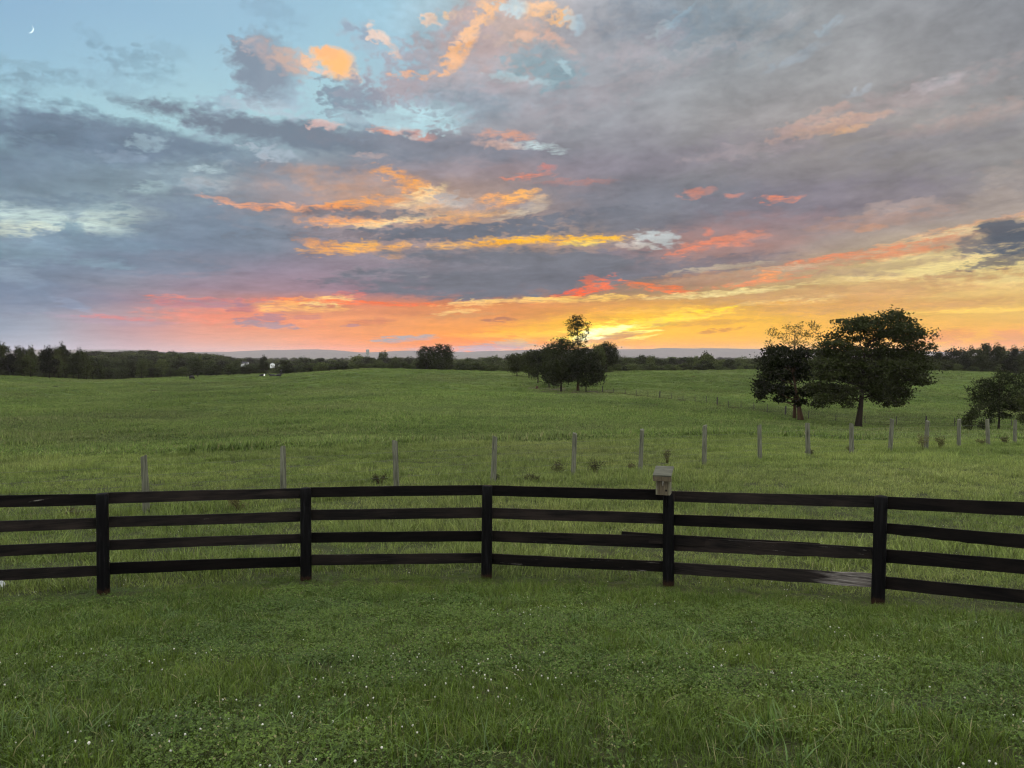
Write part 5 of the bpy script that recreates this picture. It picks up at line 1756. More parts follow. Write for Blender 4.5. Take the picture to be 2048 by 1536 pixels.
def blades_mesh(name, n, spread, h0, h1, w0, w1, lean, mat, seed, segs=3, curl=1.0):
    rng = np.random.default_rng(seed)
    vs, fs = [], []
    for i in range(n):
        r = spread * math.sqrt(rng.random())
        a = rng.uniform(0, 2 * math.pi)
        b = np.array((math.cos(a) * r, math.sin(a) * r, -0.01))
        hh = rng.uniform(h0, h1)
        w = rng.uniform(w0, w1)
        az = rng.uniform(0, 2 * math.pi)
        ln = abs(rng.normal(0, lean)) * hh
        d = np.array((math.cos(az), math.sin(az), 0))
        sd = np.array((-math.sin(az), math.cos(az), 0))
        tw = rng.uniform(-1, 1)
        sd = sd * math.cos(tw) + d * math.sin(tw)
        k0 = len(vs)
        for s in range(segs):
            q = s / segs
            c = b + d * ln * q ** (1.6 * curl) + np.array((0, 0, hh * (q - 0.28 * (ln / hh) * q * q * curl)))
            ww = w * (1 - 0.35 * q)
            vs += [c - sd * ww / 2, c + sd * ww / 2]
        vs.append(b + d * ln + np.array((0, 0, hh * (1 - 0.30 * (ln / hh) * curl))))
        for s in range(segs - 1):
            j = k0 + s * 2
            fs.append((j, j + 1, j + 3, j + 2))
        j = k0 + (segs - 1) * 2
        fs.append((j, j + 1, j + 2))
    me = bpy.data.meshes.new(name)
    me.from_pydata([tuple(v) for v in vs], [], fs)
    me.materials.append(mat)
    me.polygons.foreach_set('use_smooth', [True] * len(me.polygons))
    me.update()
    return me


def clover_mesh(name, n, spread, mat, seed):
    rng = np.random.default_rng(seed)
    vs, fs = [], []
    for i in range(n):
        r = spread * math.sqrt(rng.random())
        a = rng.uniform(0, 2 * math.pi)
        c = np.array((math.cos(a) * r, math.sin(a) * r, rng.uniform(0.02, 0.07)))
        t0 = rng.uniform(0, 2 * math.pi)
        tilt = rng.normal(0, 0.35, 2)
        L = rng.uniform(0.007, 0.012)
        for k in range(3):
            t = t0 + k * 2.094
            d = np.array((math.cos(t), math.sin(t), 0))
            s = np.array((-math.sin(t), math.cos(t), 0))
            pts = [c, c + d * L * .55 + s * L * .42, c + d * L * 1.02 + s * L * .30, c + d * L * .95, c + d * L * 1.02 - s * L * .30, c + d * L * .55 - s * L * .42]
            k0 = len(vs)
            for p in pts:
                z = p[2] + (p[0] - c[0]) * tilt[0] + (p[1] - c[1]) * tilt[1] + 0.25 * abs(np.dot(p - c, s))
                vs.append((p[0], p[1], z))
            fs.append(tuple(range(k0, k0 + 6)))
    me = bpy.data.meshes.new(name)
    me.from_pydata(vs, [], fs)
    me.materials.append(mat)
    me.update()
    return me


def flower_mesh(seed):
    m = bpy.data.materials.get('clover_blossom')
    if m is None:
        m, t, out = material('clover_blossom')
        principled(t, out, (0.42, 0.42, 0.36), 0.8, 0.2)
        m2, t2, out2 = material('clover_stem')
        principled(t2, out2, (0.07, 0.10, 0.03), 0.7, 0.2)
    m2 = bpy.data.materials['clover_stem']
    rng = np.random.default_rng(seed)
    bm = bmesh.new()
    hz = rng.uniform(0.045, 0.085)
    bmesh.ops.create_icosphere(bm, subdivisions=2, radius=0.0047, matrix=Matrix.Translation((0.01, 0, hz)))
    for v in bm.verts:
        k = 1 + 0.35 * (rng.random() - 0.5)
        v.co = Vector((0.01, 0, hz)) + (v.co - Vector((0.01, 0, hz))) * k
        if v.co.z < hz - 0.003:
            v.co.z -= 0.002
    nf = len(bm.faces)
    bmesh.ops.create_cone(bm, segments=4, radius1=0.0014, radius2=0.0012, depth=hz, matrix=Matrix.Translation((0.008, 0, hz / 2)))
    bm.faces.ensure_lookup_table()
    for f in bm.faces[nf:]:
        f.material_index = 1
    me = bpy.data.meshes.new('clover_flower')
    bm.to_mesh(me)
    bm.free()
    me.materials.append(m)
    me.materials.append(m2)
    return me


def fan_points(n, d0, d1, rng, ulim=0.80, power=1.0):
    """points over the ground between two distances, evenly per square metre"""
    m = 3.0                                   # margin for a step to the side
    if power == 1.0:
        d = np.empty(0)
        wmax = ulim * d1 + m
        while len(d) < n:
            c = rng.uniform(d0, d1, n)
            d = np.concatenate([d, c[rng.random(n) * wmax < ulim * c + m]])
        d = d[:n]
    else:
        d = d0 * (d1 / d0) ** rng.uniform(0, 1, n)
        m = m * (d < 30)
    x = rng.uniform(-1, 1, n) * (ulim * d + m)
    return x, d


def crest(x, y):
    """distance of the low crest behind the wire fence, where ungrazed grass gives way to the grazed slope"""
    px = x / y * F + 1024
    return np.interp(px, [0, 400, 750, 1024, 1330, 1500, 1718, 2048], [30, 33, 36, 38.5, 42, 44.5, 48, 53])


def fence_y(x):
    """distance of the board fence at each x: the mown lawn ends there"""
    xs = [at(p[0], p[2], p[3]).x for p in POSTS]
    ys = [p[3] for p in POSTS]
    return np.interp(x, [xs[0] - 4.3] + xs + [xs[-1] + 3.8], [ys[0] - 2.3] + ys + [ys[-1] - 3.1])


def grass():
    rng = np.random.default_rng(23)
    fine = [blades_mesh('lawn', 70, 0.11, 0.035, 0.080, 0.0022, 0.0040, 0.7, M_FINE, 200 + i) for i in range(5)]
    long_ = [blades_mesh('lawn', 60, 0.12, 0.05, 0.100, 0.0025, 0.0042, 1.0, M_FINE, 220 + i) for i in range(3)]
    coarse = [blades_mesh('lawn', 11, 0.07, 0.06, 0.135, 0.0045, 0.0075, 1.0, M_COARSE, 240 + i, 4) for i in range(4)]
    clover = [clover_mesh('lawn', 80, 0.13, M_CLOVER, 260 + i) for i in range(3)]
    # ---- lawn on the near side of the fence
    n = 24500
    x, y = fan_points(n, 2.3, 13.0, rng, 0.86)
    ok = y < fence_y(x) + 0.35
    x, y = x[ok], y[ok]
    n = len(x)
    k1 = fbm(x / 1.3, y / 0.9, 3, 61)
    k2 = fbm(x / 0.7, y / 0.5, 2, 71)
    near_fence = np.clip(1 - np.abs(fence_y(x) - y - 0.9) / 0.9, 0, 1)
    idx = rng.integers(0, 5, n)
    idx = np.where((k1 > 0.52) & (rng.random(n) < 0.55), 5 + rng.integers(0, 3, n), idx)
    idx = np.where((near_fence > 0.2) & (rng.random(n) < 0.75), 5 + rng.integers(0, 3, n), idx)
    idx = np.where((k2 > 0.60) & (rng.random(n) < 0.50) & (near_fence < 0.3), 8 + rng.integers(0, 4, n), idx)
    idx = np.where(rng.random(n) < np.clip((0.54 - k1) * 3.0, 0.08, 0.42), 12 + rng.integers(0, 3, n), idx)
    rot = np.stack([rng.normal(0, 0.12, n), rng.normal(0, 0.12, n), rng.uniform(0, 6.28, n)], -1)
    s = rng.uniform(0.75, 1.25, n) * (0.75 + 0.6 * k1)
    s = np.where((idx >= 12), rng.uniform(0.8, 1.2, n), s)
    s = s * np.where(np.abs(fence_y(x) - y) < 0.6, 0.5, 1.0)
    scatter('lawn_grass', fine + long_ + coarse + clover, np.stack([x, y, H(x, y)], -1), rot, np.stack([s, s, s * rng.uniform(0.8, 1.15, n)], -1), idx)

    # ---- grazed pasture beyond the fence
    past = [blades_mesh('pasture', 60, 0.22, 0.04, 0.12, 0.005, 0.010, 0.8, M_PASTURE, 300 + i, 2) for i in range(4)]
    rank = [blades_mesh('pasture', 46, 0.20, 0.10, 0.26, 0.005, 0.010, 0.7, M_PASTURE, 310 + i, 3) for i in range(3)]
    broad = [clover_mesh('pasture', 60, 0.24, M_CLOVER, 320 + i) for i in range(2)]
    n = 70000
    x, y = fan_points(n, 7.0, 60.0, rng, 0.82)
    ok = (y > fence_y(x) + 0.15) & (y < crest(x, y) + rng.normal(0, 1.2, n))
    x, y = x[ok], y[ok]
    n = len(x)
    k1 = fbm(x / 2.6, y / 1.4, 3, 81)
    idx = rng.integers(0, 4, n)
    idx = np.where((k1 > 0.58) & (rng.random(n) < 0.45), 4 + rng.integers(0, 3, n), idx)
    idx = np.where((k1 < 0.42) & (rng.random(n) < 0.4) & (y < 20), 7 + rng.integers(0, 2, n), idx)
    # longer grass left standing under the wire fence
    wl = np.abs((x + 8.044) * 1.693 - (y - 16.909) * 2.4766) / 3.0
    idx = np.where((wl < 0.5) & (rng.random(n) < 0.6), 4 + rng.integers(0, 3, n), idx)
    rot = np.stack([rng.normal(0, 0.1, n), rng.normal(0, 0.1, n), rng.uniform(0, 6.28, n)], -1)
    s = rng.uniform(0.7, 1.25, n) * (0.7 + 0.7 * k1)
    s = s * np.where(y - fence_y(x) < 0.5, 0.6, 1.0)
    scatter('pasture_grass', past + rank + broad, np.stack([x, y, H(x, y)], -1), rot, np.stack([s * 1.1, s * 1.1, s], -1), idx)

    # ---- the far slopes
    farm = [blades_mesh('meadow', 90, 0.75, 0.06, 0.20, 0.03, 0.07, 0.6, M_MEADOW, 340 + i, 2) for i in range(4)]
    tall = [blades_mesh('meadow', 60, 0.50, 0.16, 0.42, 0.025, 0.06, 0.5, M_MEADOW, 350 + i, 2) for i in range(2)]
    n = 78000
    x, y = fan_points(n, 28.0, 335.0, rng, 0.80, power=0.5)
    ok = y > crest(x, y) - 1.0
    x, y = x[ok], y[ok]
    n = len(x)
    k1 = fbm(x / 6.0, y / 6.0, 3, 91)
    idx = rng.integers(0, 4, n)
    idx = np.where((k1 > 0.56) & (rng.random(n) < 0.35), 4 + rng.integers(0, 2, n), idx)
    rot = np.stack([np.zeros(n), np.zeros(n), rng.uniform(0, 6.28, n)], -1)
    s = rng.uniform(0.7, 1.3, n) * (0.6 + 0.8 * k1)
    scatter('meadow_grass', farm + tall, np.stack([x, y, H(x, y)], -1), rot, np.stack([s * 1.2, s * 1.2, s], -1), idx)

    # ---- dark thistles and dung tufts dotted over the grazed slope
    th = [blades_mesh('thistle', 60, 0.30, 0.12, 0.40, 0.02, 0.05, 0.6, M_LEAF_WEED, 360 + i, 2) for i in range(3)]
    n = 420
    x, y = fan_points(n, 45.0, 300.0, rng, 0.78, power=0.5)
    # and rank growth along the foot of the far fence
    lp = np.array([(1205, 156.0), (1250, 150.0), (1350, 136.0), (1450, 121.0), (1550, 107.5), (1620, 103.0), (1700, 99.5), (1785, 97.5), (1930, 97.0), (2090, 97.0)])
    m2 = 420
    dd = rng.uniform(0, 1, m2)
    pxl = np.interp(dd, np.linspace(0, 1, len(lp)), lp[:, 0])
    yl = np.interp(dd, np.linspace(0, 1, len(lp)), lp[:, 1])
    xl = (pxl - 1024) / F * yl
    x = np.concatenate([x, xl + rng.normal(0, 0.25, m2)])
    y = np.concatenate([y, yl + rng.normal(0, 0.25, m2)])
    n = len(x)
    rot = np.stack([np.zeros(n), np.zeros(n), rng.uniform(0, 6.28, n)], -1)
    s = rng.uniform(0.35, 1.0, n) * np.clip(y / 120, 0.6, 1.6)
    scatter('thistle_patches', th, np.stack([x, y, H(x, y)], -1), rot, np.stack([s * 1.5, s * 1.5, s * 0.7], -1), rng.integers(0, 3, n))

    # ---- clover blossom, in drifts
    fl = [flower_mesh(400 + i) for i in range(4)]
    n = 12500
    x, y = fan_points(n, 2.8, 26.0, rng, 0.78, power=0.5)
    k = fbm(x / 0.9 + 40, y / 0.9, 3, 101)
    strip = np.abs(fence_y(x) - y - 0.9) < 0.55
    bare = (x < -1.0) & (y > 6.0) & (y < fence_y(x))
    p = np.clip((k - 0.50) * 3.2, 0.012, 1)
    p = np.where(strip, p * 0.25, p)
    p = np.where(bare, p * 0.12, p)
    p = np.where((x > 0.2) & (x < 1.9) & (np.abs(y - 8.6) < 0.7), np.maximum(p, 0.45), p)
    ok = rng.random(n) < p * 0.55
    x, y = x[ok], y[ok]
    n = len(x)
    rot = np.stack([rng.normal(0, 0.15, n), rng.normal(0, 0.15, n), rng.uniform(0, 6.28, n)], -1)
    s = rng.uniform(0.75, 1.2, n)
    scatter('clover_flowers', fl, np.stack([x, y, H(x, y)], -1), rot, np.stack([s, s, s], -1), rng.integers(0, 4, n))


grass()

# ------------------------------------------------------------------ weeds along the wire fence
def weeds():
    R = np.random.default_rng(31)
    specs = [(1192, 950, 26, 26, 'bushy grey green weed right of the fifth wire fence post'),
             (1115, 954, 20, 28, 'wispy tall weed left of the fifth wire fence post'),
             (1062, 966, 30, 14, 'low spreading weed between the fourth and fifth wire fence posts'),
             (990, 967, 16, 16, 'leafy brownish weed at the foot of the fourth wire fence post'),
             (760, 968, 26, 16, 'low grey weed left of the third wire fence post'),
             (1262, 942, 12, 12, 'little weed at the foot of the sixth wire fence post'),
             (1335, 930, 16, 26, 'thin dry weed rising behind the birdhouse roof'),
             (1846, 902, 22, 28, 'tall brown weed beside the twelfth wire fence post'),
             (1880, 900, 20, 22, 'bushy brown weed right of the twelfth wire fence post'),
             (1702, 906, 14, 10, 'small dark weed at the foot of the tenth wire fence post'),
             (1618, 913, 12, 12, 'small dark weed at the foot of the ninth wire fence post'),
             (1962, 893, 14, 14, 'low weed between the thirteenth and fourteenth wire fence posts'),
             (2008, 890, 14, 14, 'low weed left of the last wire fence post in view'),
             (150, 1036, 60, 16, 'long rank weed showing under the top rail near the left end'),
             (480, 1022, 46, 24, 'dark rank weed showing under the top rail left of the second post')]
    for i, (px, by, w, hh, lab) in enumerate(specs):
        p = ground_at(px, by)
        s = p.y / F
        root = empty('weed', p)
        tag(root, lab, 'weed', None)
        rng = np.random.default_rng(500 + i)
        mb = MB()
        pts = []
        n = 12
        W, HH = w * s * 0.68, hh * s * 1.2
        for k in range(n):
            a = rng.uniform(0, 6.28)
            r = W * rng.uniform(0.3, 1.0)
            top = np.array((math.cos(a) * r, math.sin(a) * r * 0.7, HH * rng.uniform(0.55, 1.05)))
            mid = top * np.array((0.45, 0.45, 0.55))
            b = top * np.array((0.12, 0.12, 0)) + np.array((0, 0, -0.03))
            mb.tube([b, mid, top], [0.006, 0.004, 0.002], 4)
            for q in rng.uniform(0.1, 1.05, 30):
                c = (mid * (1 - q) + top * q) + rng.normal(size=3) * np.array((0.05, 0.05, 0.04)) * (HH / 0.5) ** 0.5
                pts.append(c)
        mb.build('stem', M_BARK_RED, root, True)
        me = quads_mesh('foliage', leaf_arrays(np.array(pts), 0.055 if p.y < 30 else 0.075, rng, 0.3, 0.35), M_LEAF_WEED)
        o = bpy.data.objects.new('foliage', me)
        COL.objects.link(o)
        o.parent = root


weeds()


# ------------------------------------------------------------------ thin far fence running up the slope behind the clump
def far_fence():
    m, t, out = material('far_fence_steel')
    principled(t, out, (0.035, 0.032, 0.028), 0.8, 0.2)
    line = [(1205, 156.0), (1250, 150.0), (1300, 143.0), (1350, 136.0), (1400, 129.0), (1450, 121.0), (1500, 114.0), (1550, 107.5), (1620, 103.0), (1700, 99.5), (1785, 97.5), (1850, 97.0), (1930, 97.0), (2010, 97.0), (2090, 97.0)]
    P = []
    for px, d in line:
        x = (px - 1024) / F * d
        P.append(Vector((x, d, 0)))
    # even posts along the line
    pts = []
    L = [0]
    for a, b in zip(P[:-1], P[1:]):
        L.append(L[-1] + (b - a).length)
    s = 0
    while s < L[-1]:
        i = max(k for k in range(len(L)) if L[k] <= s)
        i = min(i, len(P) - 2)
        q = (s - L[i]) / (L[i + 1] - L[i])
        v = P[i].lerp(P[i + 1], q)
        v.z = h(v.x, v.y)
        pts.append(v)
        s += 3.6
    root = empty('far_wire_fence', pts[0])
    tag(root, 'faint fence of thin dark stakes running from the clump down to the largest tree', 'fence')
    O = Vector(root.location)
    mb0 = MB()
    mb0.tube([(0, 0, -0.2), (0, 0, 0.6), (0, 0, 1.15)], [0.055, 0.052, 0.046], 5)
    proto = mb0.build('stake', m, root)
    for i, p in enumerate(pts):
        o = proto if i == 0 else proto.copy()
        if i:
            COL.objects.link(o)
            o.parent = root
        o.location = p - O
        o.scale = (1.0, 1.0, 0.85 + 0.25 * random.random())
        o.rotation_euler = (random.uniform(-.05, .05), random.uniform(-.06, .06), 0)
        if i % 5 == 0:
            o.scale = (2.2, 2.2, 1.15)
    for f in (0.35, 0.7, 1.05):
        mb = MB()
        mb.tube([p - O + Vector((0, 0, f)) for p in pts], [0.008] * len(pts), 4)
        mb.build('wire', m, root)


far_fence()


# ------------------------------------------------------------------ cattle
def skin_mesh(name, joints, edges, mat, sub=2):
    """joints: (x, y, z, radius x, radius y)"""
    me = bpy.data.meshes.new(name)
    me.from_pydata([j[:3] for j in joints], edges, [])
    o = bpy.data.objects.new(name, me)
    COL.objects.link(o)
    o.modifiers.new('skin', 'SKIN')
    o.modifiers['skin'].use_smooth_shade = True
    ss = o.modifiers.new('sub', 'SUBSURF')
    ss.levels = ss.render_levels = sub
    for i, j in enumerate(joints):
        me.skin_vertices[0].data[i].radius = (j[3], j[4] if len(j) > 4 else j[3])
    me.skin_vertices[0].data[0].use_root = True
    dg = bpy.context.evaluated_depsgraph_get()
    baked = bpy.data.meshes.new_from_object(o.evaluated_get(dg))
    o.modifiers.clear()
    o.data = baked
    baked.name = name
    baked.materials.clear()
    baked.materials.append(mat)
    bpy.data.meshes.remove(me)
    return o


def hide_material(name, white):
    m, t, out = material(name)
    tc = nd(t, 'ShaderNodeTexCoord')
    if white:
        sep = nd(t, 'ShaderNodeSeparateXYZ')
        t.links.new(tc.outputs['Object'], sep.inputs[0])
        n = noise_tex(t, tc.outputs['Object'], 2.0, 2, 0.5)
        k = math_node(t, 'ADD', sep.outputs[0], math_node(t, 'MULTIPLY', n, 0.5))
        f = ramp_color(t, map_range(t, k, 0, 2, 0, 1), [(0.40, (0, 0, 0)), (0.42, (1, 1, 1)), (0.60, (1, 1, 1)), (0.62, (0, 0, 0))])
        principled(t, out, mix_color(t, f, (0.007, 0.007, 0.008), (0.75, 0.73, 0.70)), 0.7, 0.2)
    else:
        n = noise_tex(t, tc.outputs['Object'], 5.0, 3, 0.5)
        principled(t, out, mix_color(t, n, (0.005, 0.005, 0.006), (0.012, 0.011, 0.011)), 0.65, 0.25)
    return m


def cattle():
    black = hide_material('black_hide', False)
    pied = hide_material('pied_hide', True)

    def standing(label, px, py, rz, grazing, mat=black):
        J = [(0.0, 0, 1.08, .36, .40), (0.55, 0, 1.06, .34, .40), (-0.55, 0, 1.12, .32, .34), (-0.85, 0, 1.15, .16, .18),
             (0.85, 0, 1.16, .24, .28)]
        E = [(0, 1), (0, 2), (2, 3), (1, 4)]
        if grazing:
            J += [(1.15, 0, 0.92, .16, .18), (1.38, 0, 0.55, .13, .14), (1.48, 0, 0.28, .10, .10), (1.56, 0, 0.10, .07, .07)]
        else:
            J += [(1.15, 0, 1.38, .16, .18), (1.35, 0, 1.50, .14, .15), (1.58, 0, 1.40, .10, .10), (1.75, 0, 1.28, .07, .07)]
        n = 5
        E += [(4, n), (n, n + 1), (n + 1, n + 2), (n + 2, n + 3)]
        for sy in (-1, 1):
            k = len(J)
            J += [(0.62, sy * .2, 0.75, .15, .15), (0.64, sy * .2, 0.42, .075, .075), (0.62, sy * .2, 0.10, .05, .05), (0.66, sy * .2, 0.0, .06, .06)]
            E += [(1, k), (k, k + 1), (k + 1, k + 2), (k + 2, k + 3)]
            k = len(J)
            J += [(-0.60, sy * .2, 0.80, .19, .18), (-0.52, sy * .2, 0.58, .11, .10), (-0.72, sy * .2, 0.40, .07, .07), (-0.68, sy * .2, 0.10, .05, .05), (-0.64, sy * .2, 0.0, .06, .06)]
            E += [(2, k), (k, k + 1), (k + 1, k + 2), (k + 2, k + 3), (k + 3, k + 4)]
            k = len(J)
            J += [(J[6][0] - .02, sy * .20, J[6][2] + .05, .045, .03), (J[6][0] - .06, sy * .34, J[6][2] + .03, .04, .02)]
            E += [(6, k), (k, k + 1)]
        k = len(J)
        J += [(-0.98, 0, 0.95, .035, .035), (-0.99, 0, 0.55, .03, .03), (-0.99, 0, 0.38, .05, .05)]
        E += [(3, k), (k, k + 1), (k + 1, k + 2)]
        o = skin_mesh('cow', J, E, mat)
        o.location = ground_at(px, py)
        o.rotation_euler = (0, 0, rz)
        tag(o, label, 'cow')
        return o

    def lying(label, px, py, rz, mat=black, head_low=False):
        hz = 0.25 if head_low else 0.95
        J = [(0.0, 0, 0.42, .38, .40), (0.5, 0, 0.45, .34, .38), (-0.55, 0, 0.42, .36, .36), (-0.9, 0, 0.36, .18, .2), (0.85, 0, 0.58, .24, .26),
             (1.05, 0, 0.58 + (hz - .58) * .55, .17, .18), (1.22, 0, hz, .14, .15), (1.45, 0, hz - .08, .10, .10), (1.60, 0, hz - .18, .07, .07)]
        E = [(0, 1), (0, 2), (2, 3), (1, 4), (4, 5), (5, 6), (6, 7), (7, 8)]
        for sy in (-1, 1):
            k = len(J)
            J += [(0.70, sy * .32, 0.22, .13, .12), (1.05, sy * .36, 0.12, .07, .07), (0.80, sy * .42, 0.07, .05, .05)]
            E += [(1, k), (k, k + 1), (k + 1, k + 2)]
            k = len(J)
            J += [(-0.50, sy * .36, 0.26, .20, .18), (-0.15, sy * .46, 0.14, .09, .09), (-0.45, sy * .52, 0.08, .06, .06)]
            E += [(2, k), (k, k + 1), (k + 1, k + 2)]
            k = len(J)
            J += [(1.18, sy * .20, hz + .05, .045, .03), (1.15, sy * .33, hz + .03, .04, .02)]
            E += [(6, k), (k, k + 1)]
        o = skin_mesh('cow', J, E, mat)
        o.location = ground_at(px, py)
        o.rotation_euler = (0, 0, rz)
        tag(o, label, 'cow')
        return o
    standing('black cow seen end on, standing alone far left of the small herd', 383, 760.5, math.radians(78), True)
    lying('black cow with a white patch lying down, leftmost of the small herd', 524, 753.0, math.radians(8), pied)
    lying('black cow lying with head raised to the left, middle of the herd', 546, 753.5, math.radians(205))
    lying('black cow lying turned to the right, just below the standing one', 557, 753.0, math.radians(-20))
    standing('black cow standing end on above the three lying cows', 562, 748.5, math.radians(100), False)


cattle()


# ------------------------------------------------------------------ a brown stump below the clump
def stump():
    p = base_at(1074, 166.0)
    root = empty('tree_stump', p)
    tag(root, 'small brown stump in the grass left of the pasture clump', 'stump')
    mb = MB()
    mb.tube([(0, 0, -.2), (0, 0, 0.05), (0.02, 0, .35), (0.03, 0, .62)], [.42, .34, .27, .25], 10)
    mb.tube([(0.2, -.1, -.1), (0.45, -.25, .02), (.7, -.3, -.06)], [.14, .09, .03], 6)
    mb.tube([(-.2, -.1, -.1), (-.42, -.15, .03), (-.6, -.2, -.06)], [.14, .09, .03], 6)
    mb.build('bole', M_BARK_RED, root, True)


stump()


# ------------------------------------------------------------------ pale stone at the left edge, under the bottom rail
def stone():
    m, t, out = material('pale_stone')
    tc = nd(t, 'ShaderNodeTexCoord')
    n = noise_tex(t, tc.outputs['Object'], 14, 5, 0.6)
    principled(t, out, ramp_color(t, n, [(0.3, (0.20, 0.22, 0.21)), (0.7, (0.42, 0.45, 0.43))]), 0.8, 0.2, bump(t, n, 0.5, 0.01))
    bm = bmesh.new()
    bmesh.ops.create_icosphere(bm, subdivisions=4, radius=0.10)
    for v in bm.verts:
        k = 1 + 0.5 * (mnoise.noise(v.co * 12) * 0.5 + mnoise.noise(v.co * 26) * 0.25)
        v.co = Vector((v.co.x * 1.0 * k, v.co.y * 0.9 * k, max(v.co.z, -0.05) * 0.85 * k))
    me = bpy.data.meshes.new('stone')
    bm.to_mesh(me)
    bm.free()
    me.materials.append(m)
    me.polygons.foreach_set('use_smooth', [True] * len(me.polygons))
    o = bpy.data.objects.new('stone', me)
    COL.objects.link(o)
    p = ground_at(-8, 1180)
    o.location = p + Vector((0, 0, 0.05))
    tag(o, 'pale grey stone in the grass below the bottom rail at the left edge', 'stone')


stone()


# ------------------------------------------------------------------ houses among the far trees
def houses():
    mw, t, out = material('white_siding')
    tc = nd(t, 'ShaderNodeTexCoord')
    n = noise_tex(t, mapping(t, tc.outputs['Object'], (0, 0, 0), 0, (1, 1, 14)), 1.0, 3, 0.5)
    principled(t, out, mix_color(t, n, (0.55, 0.57, 0.58), (0.72, 0.74, 0.75)), 0.7, 0.2)
    mr, t, out = material('dark_shingle')
    tc = nd(t, 'ShaderNodeTexCoord')
    n = noise_tex(t, tc.outputs['Object'], 6, 3, 0.6)
    principled(t, out, mix_color(t, n, (0.03, 0.03, 0.035), (0.07, 0.07, 0.075)), 0.9, 0.1)
    mg, t, out = material('window_glass')
    principled(t, out, (0.03, 0.035, 0.04), 0.1, 0.5)

    def house(label, px, py_ridge, d, w, dep, wall_h, rz):
        x = (px - 1024) / F * d
        ridge_z = CAM_Z + ray(1024, py_ridge).z * d
        rise = w * 0.32
        g = h(x, d)
        base = ridge_z - rise - wall_h
        root = empty('house', (x, d, base), rz)
        tag(root, label, 'house', None)
        found = min(0.0, g - base - 0.5)
        mb = MB()
        vs = [(-w / 2, -dep / 2, found), (w / 2, -dep / 2, found), (w / 2, dep / 2, found), (-w / 2, dep / 2, found), (-w / 2, -dep / 2, wall_h), (w / 2, -dep / 2, wall_h), (w / 2, dep / 2, wall_h), (-w / 2, dep / 2, wall_h), (0, -dep / 2, wall_h + rise), (0, dep / 2, wall_h + rise)]
        mb.add(vs, [(0, 1, 5, 8, 4), (2, 3, 7, 9, 6), (1, 2, 6, 5), (3, 0, 4, 7)])
        mb.build('wall', mw, root)
        mb = MB()
        L = math.hypot(w / 2 + .4, rise + .4 * rise / (w / 2))
        for s in (-1, 1):
            a = math.atan2(rise, w / 2) * s
            mb.box((s * (w / 4 + .2), 0, wall_h + rise / 2 - .2 * rise / (w / 2) + .14), (L, dep + .7, .16), Matrix.Rotation(a, 3, 'Y'))
        mb.build('roof', mr, root)
        for (wx, wz) in ((-w * .25, wall_h * .72), (w * .25, wall_h * .72), (-w * .25, wall_h * .25), (w * .25, wall_h * .25)):
            mb = MB()
            mb.box((wx, -dep / 2 - .03, wz), (0.55, .08, 0.9))
            mb.build('window', mg, root)
    house('white gabled house among the trees above the lying cows', 545, 725.5, 660.0, 3.9, 7, 5.2, math.radians(18))
    house('white low house half hidden by trees left of the gabled house', 490, 724.0, 700.0, 3.6, 6, 3.0, math.radians(80))
    house('small pale house at the left of the scattered houses', 426, 722.5, 720.0, 2.4, 4.5, 2.6, math.radians(30))
    house('pale house corner just right of the white gabled house', 562, 725.5, 705.0, 2.4, 5, 2.4, math.radians(40))


houses()


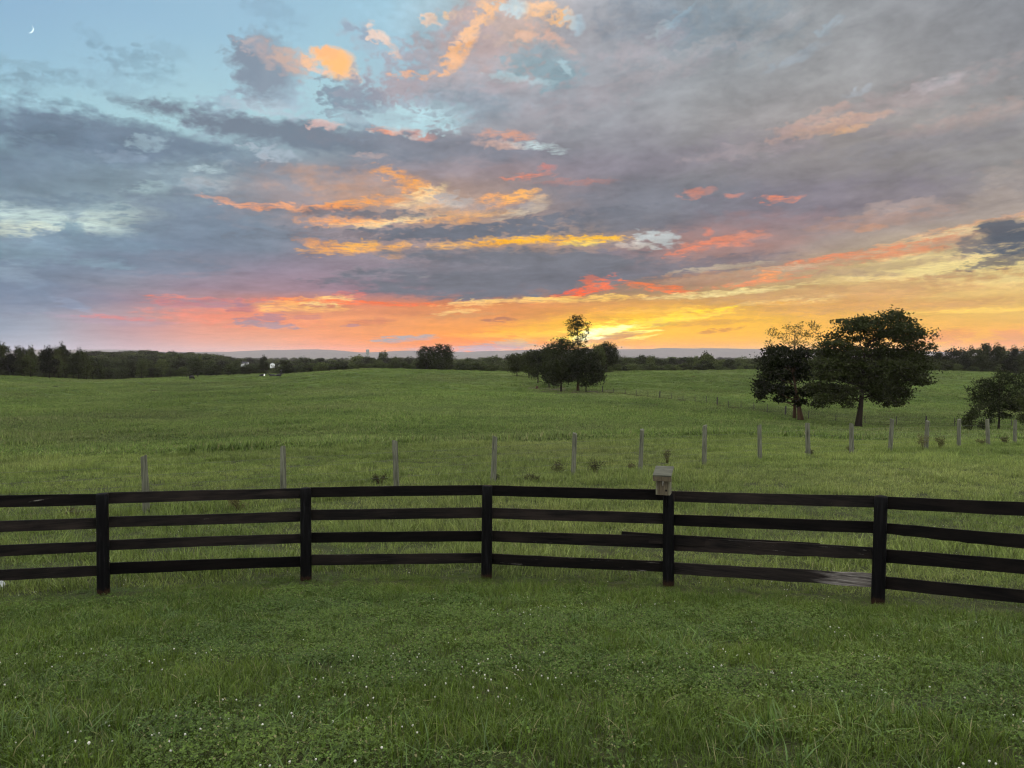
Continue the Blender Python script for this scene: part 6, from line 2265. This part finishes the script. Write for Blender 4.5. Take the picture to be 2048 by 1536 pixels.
# ------------------------------------------------------------------ water tower on the skyline
def water_tower():
    m, t, out = material('tower_paint')
    tc = nd(t, 'ShaderNodeTexCoord')
    n = noise_tex(t, tc.outputs['Object'], 0.6, 3, 0.5)
    principled(t, out, mix_color(t, n, (0.20, 0.22, 0.21), (0.34, 0.36, 0.34)), 0.6, 0.3)
    d = 1500.0
    x = (735.5 - 1024) / F * d
    top = CAM_Z + ray(1024, 699).z * d
    bot = CAM_Z + ray(1024, 709).z * d
    g = h(x, d)
    r = 3.4 / F * d
    root = empty('water_tower', (x, d, g))
    tag(root, 'grey cylindrical water tower above the distant treeline', 'water tower')
    H1, H0 = top - g, bot - g
    mb = MB()
    mb.tube([(0, 0, H0 + .0), (0, 0, H0 + .6), (0, 0, H1 - .6), (0, 0, H1 - .5)], [r * .82, r, r, r * 1.02], 24)
    mb.build('tank', m, root, True)
    mb = MB()
    mb.tube([(0, 0, H1 - .49), (0, 0, H1 + .1), (0, 0, H1 + .5)], [r * 1.0, r * .6, r * .08], 24)
    mb.build('tank_roof', m, root, True)
    for k in range(6):
        a = k * math.pi / 3
        mb = MB()
        mb.tube([(math.cos(a) * r * 1.05, math.sin(a) * r * 1.05, -1), (math.cos(a) * r * .85, math.sin(a) * r * .85, H0 + .3)], [.28, .26], 8)
        mb.build('leg', m, root)
    mb = MB()
    mb.tube([(0, 0, -1), (0, 0, H0 + .2)], [.55, .5], 10)
    mb.build('riser_pipe', m, root)


water_tower()


# ------------------------------------------------------------------ crescent moon
def moon():
    m, t, out = material('moonlight')
    e = nd(t, 'ShaderNodeEmission')
    e.inputs[0].default_value = (0.78, 0.93, 0.98, 1)
    e.inputs[1].default_value = 1.25
    t.links.new(e.outputs[0], out.inputs[0])
    D = 24000.0
    R = 8.4 / F * D
    n = 40
    vs, fs = [], []
    # lit part of a ball seen from the side: between the limb and the terminator
    for i in range(n + 1):
        a = -math.pi / 2 + math.pi * i / n
        for j in range(9):
            b = math.radians(42) * j / 8                   # slice of longitude from the limb
            vs.append((R * math.cos(a) * math.cos(b), -R * math.cos(a) * math.sin(b), R * math.sin(a)))
    for i in range(n):
        for j in range(8):
            k = i * 9 + j
            fs.append((k, k + 1, k + 10, k + 9))
    o = link_mesh('moon', vs, fs, m)
    p = at(57.5, 57, D)
    o.location = p
    view = Vector((p.x, p.y, p.z - CAM_Z)).normalized()
    # limb axis turned down towards the sun
    base = (-view).to_track_quat('-Y', 'Z')
    back = view.to_track_quat('Y', 'Z')
    o.rotation_mode = 'QUATERNION'
    from mathutils import Quaternion
    o.rotation_quaternion = back @ Quaternion((0, 1, 0), math.radians(28))
    tag(o, 'thin white crescent moon in the clear blue sky', 'moon')


moon()

# ------------------------------------------------------------------ the evening air
def haze():
    m, t, out = material('evening_air')
    v = nd(t, 'ShaderNodeVolumePrincipled')
    v.inputs['Color'].default_value = (0.86, 0.76, 0.88, 1)
    v.inputs['Density'].default_value = HAZE
    v.inputs['Anisotropy'].default_value = 0.1
    t.links.new(v.outputs[0], out.inputs['Volume'])
    x0, x1, y0, y1, z0, z1 = -11000.0, 11000.0, -400.0, HAZE_END, -75.0, HAZE_TOP
    mb = MB()
    mb.box(((x0 + x1) / 2, (y0 + y1) / 2, (z0 + z1) / 2), (x1 - x0, y1 - y0, z1 - z0))
    o = mb.build('haze', m)
    tag(o, kind='stuff')


haze()
print('built')
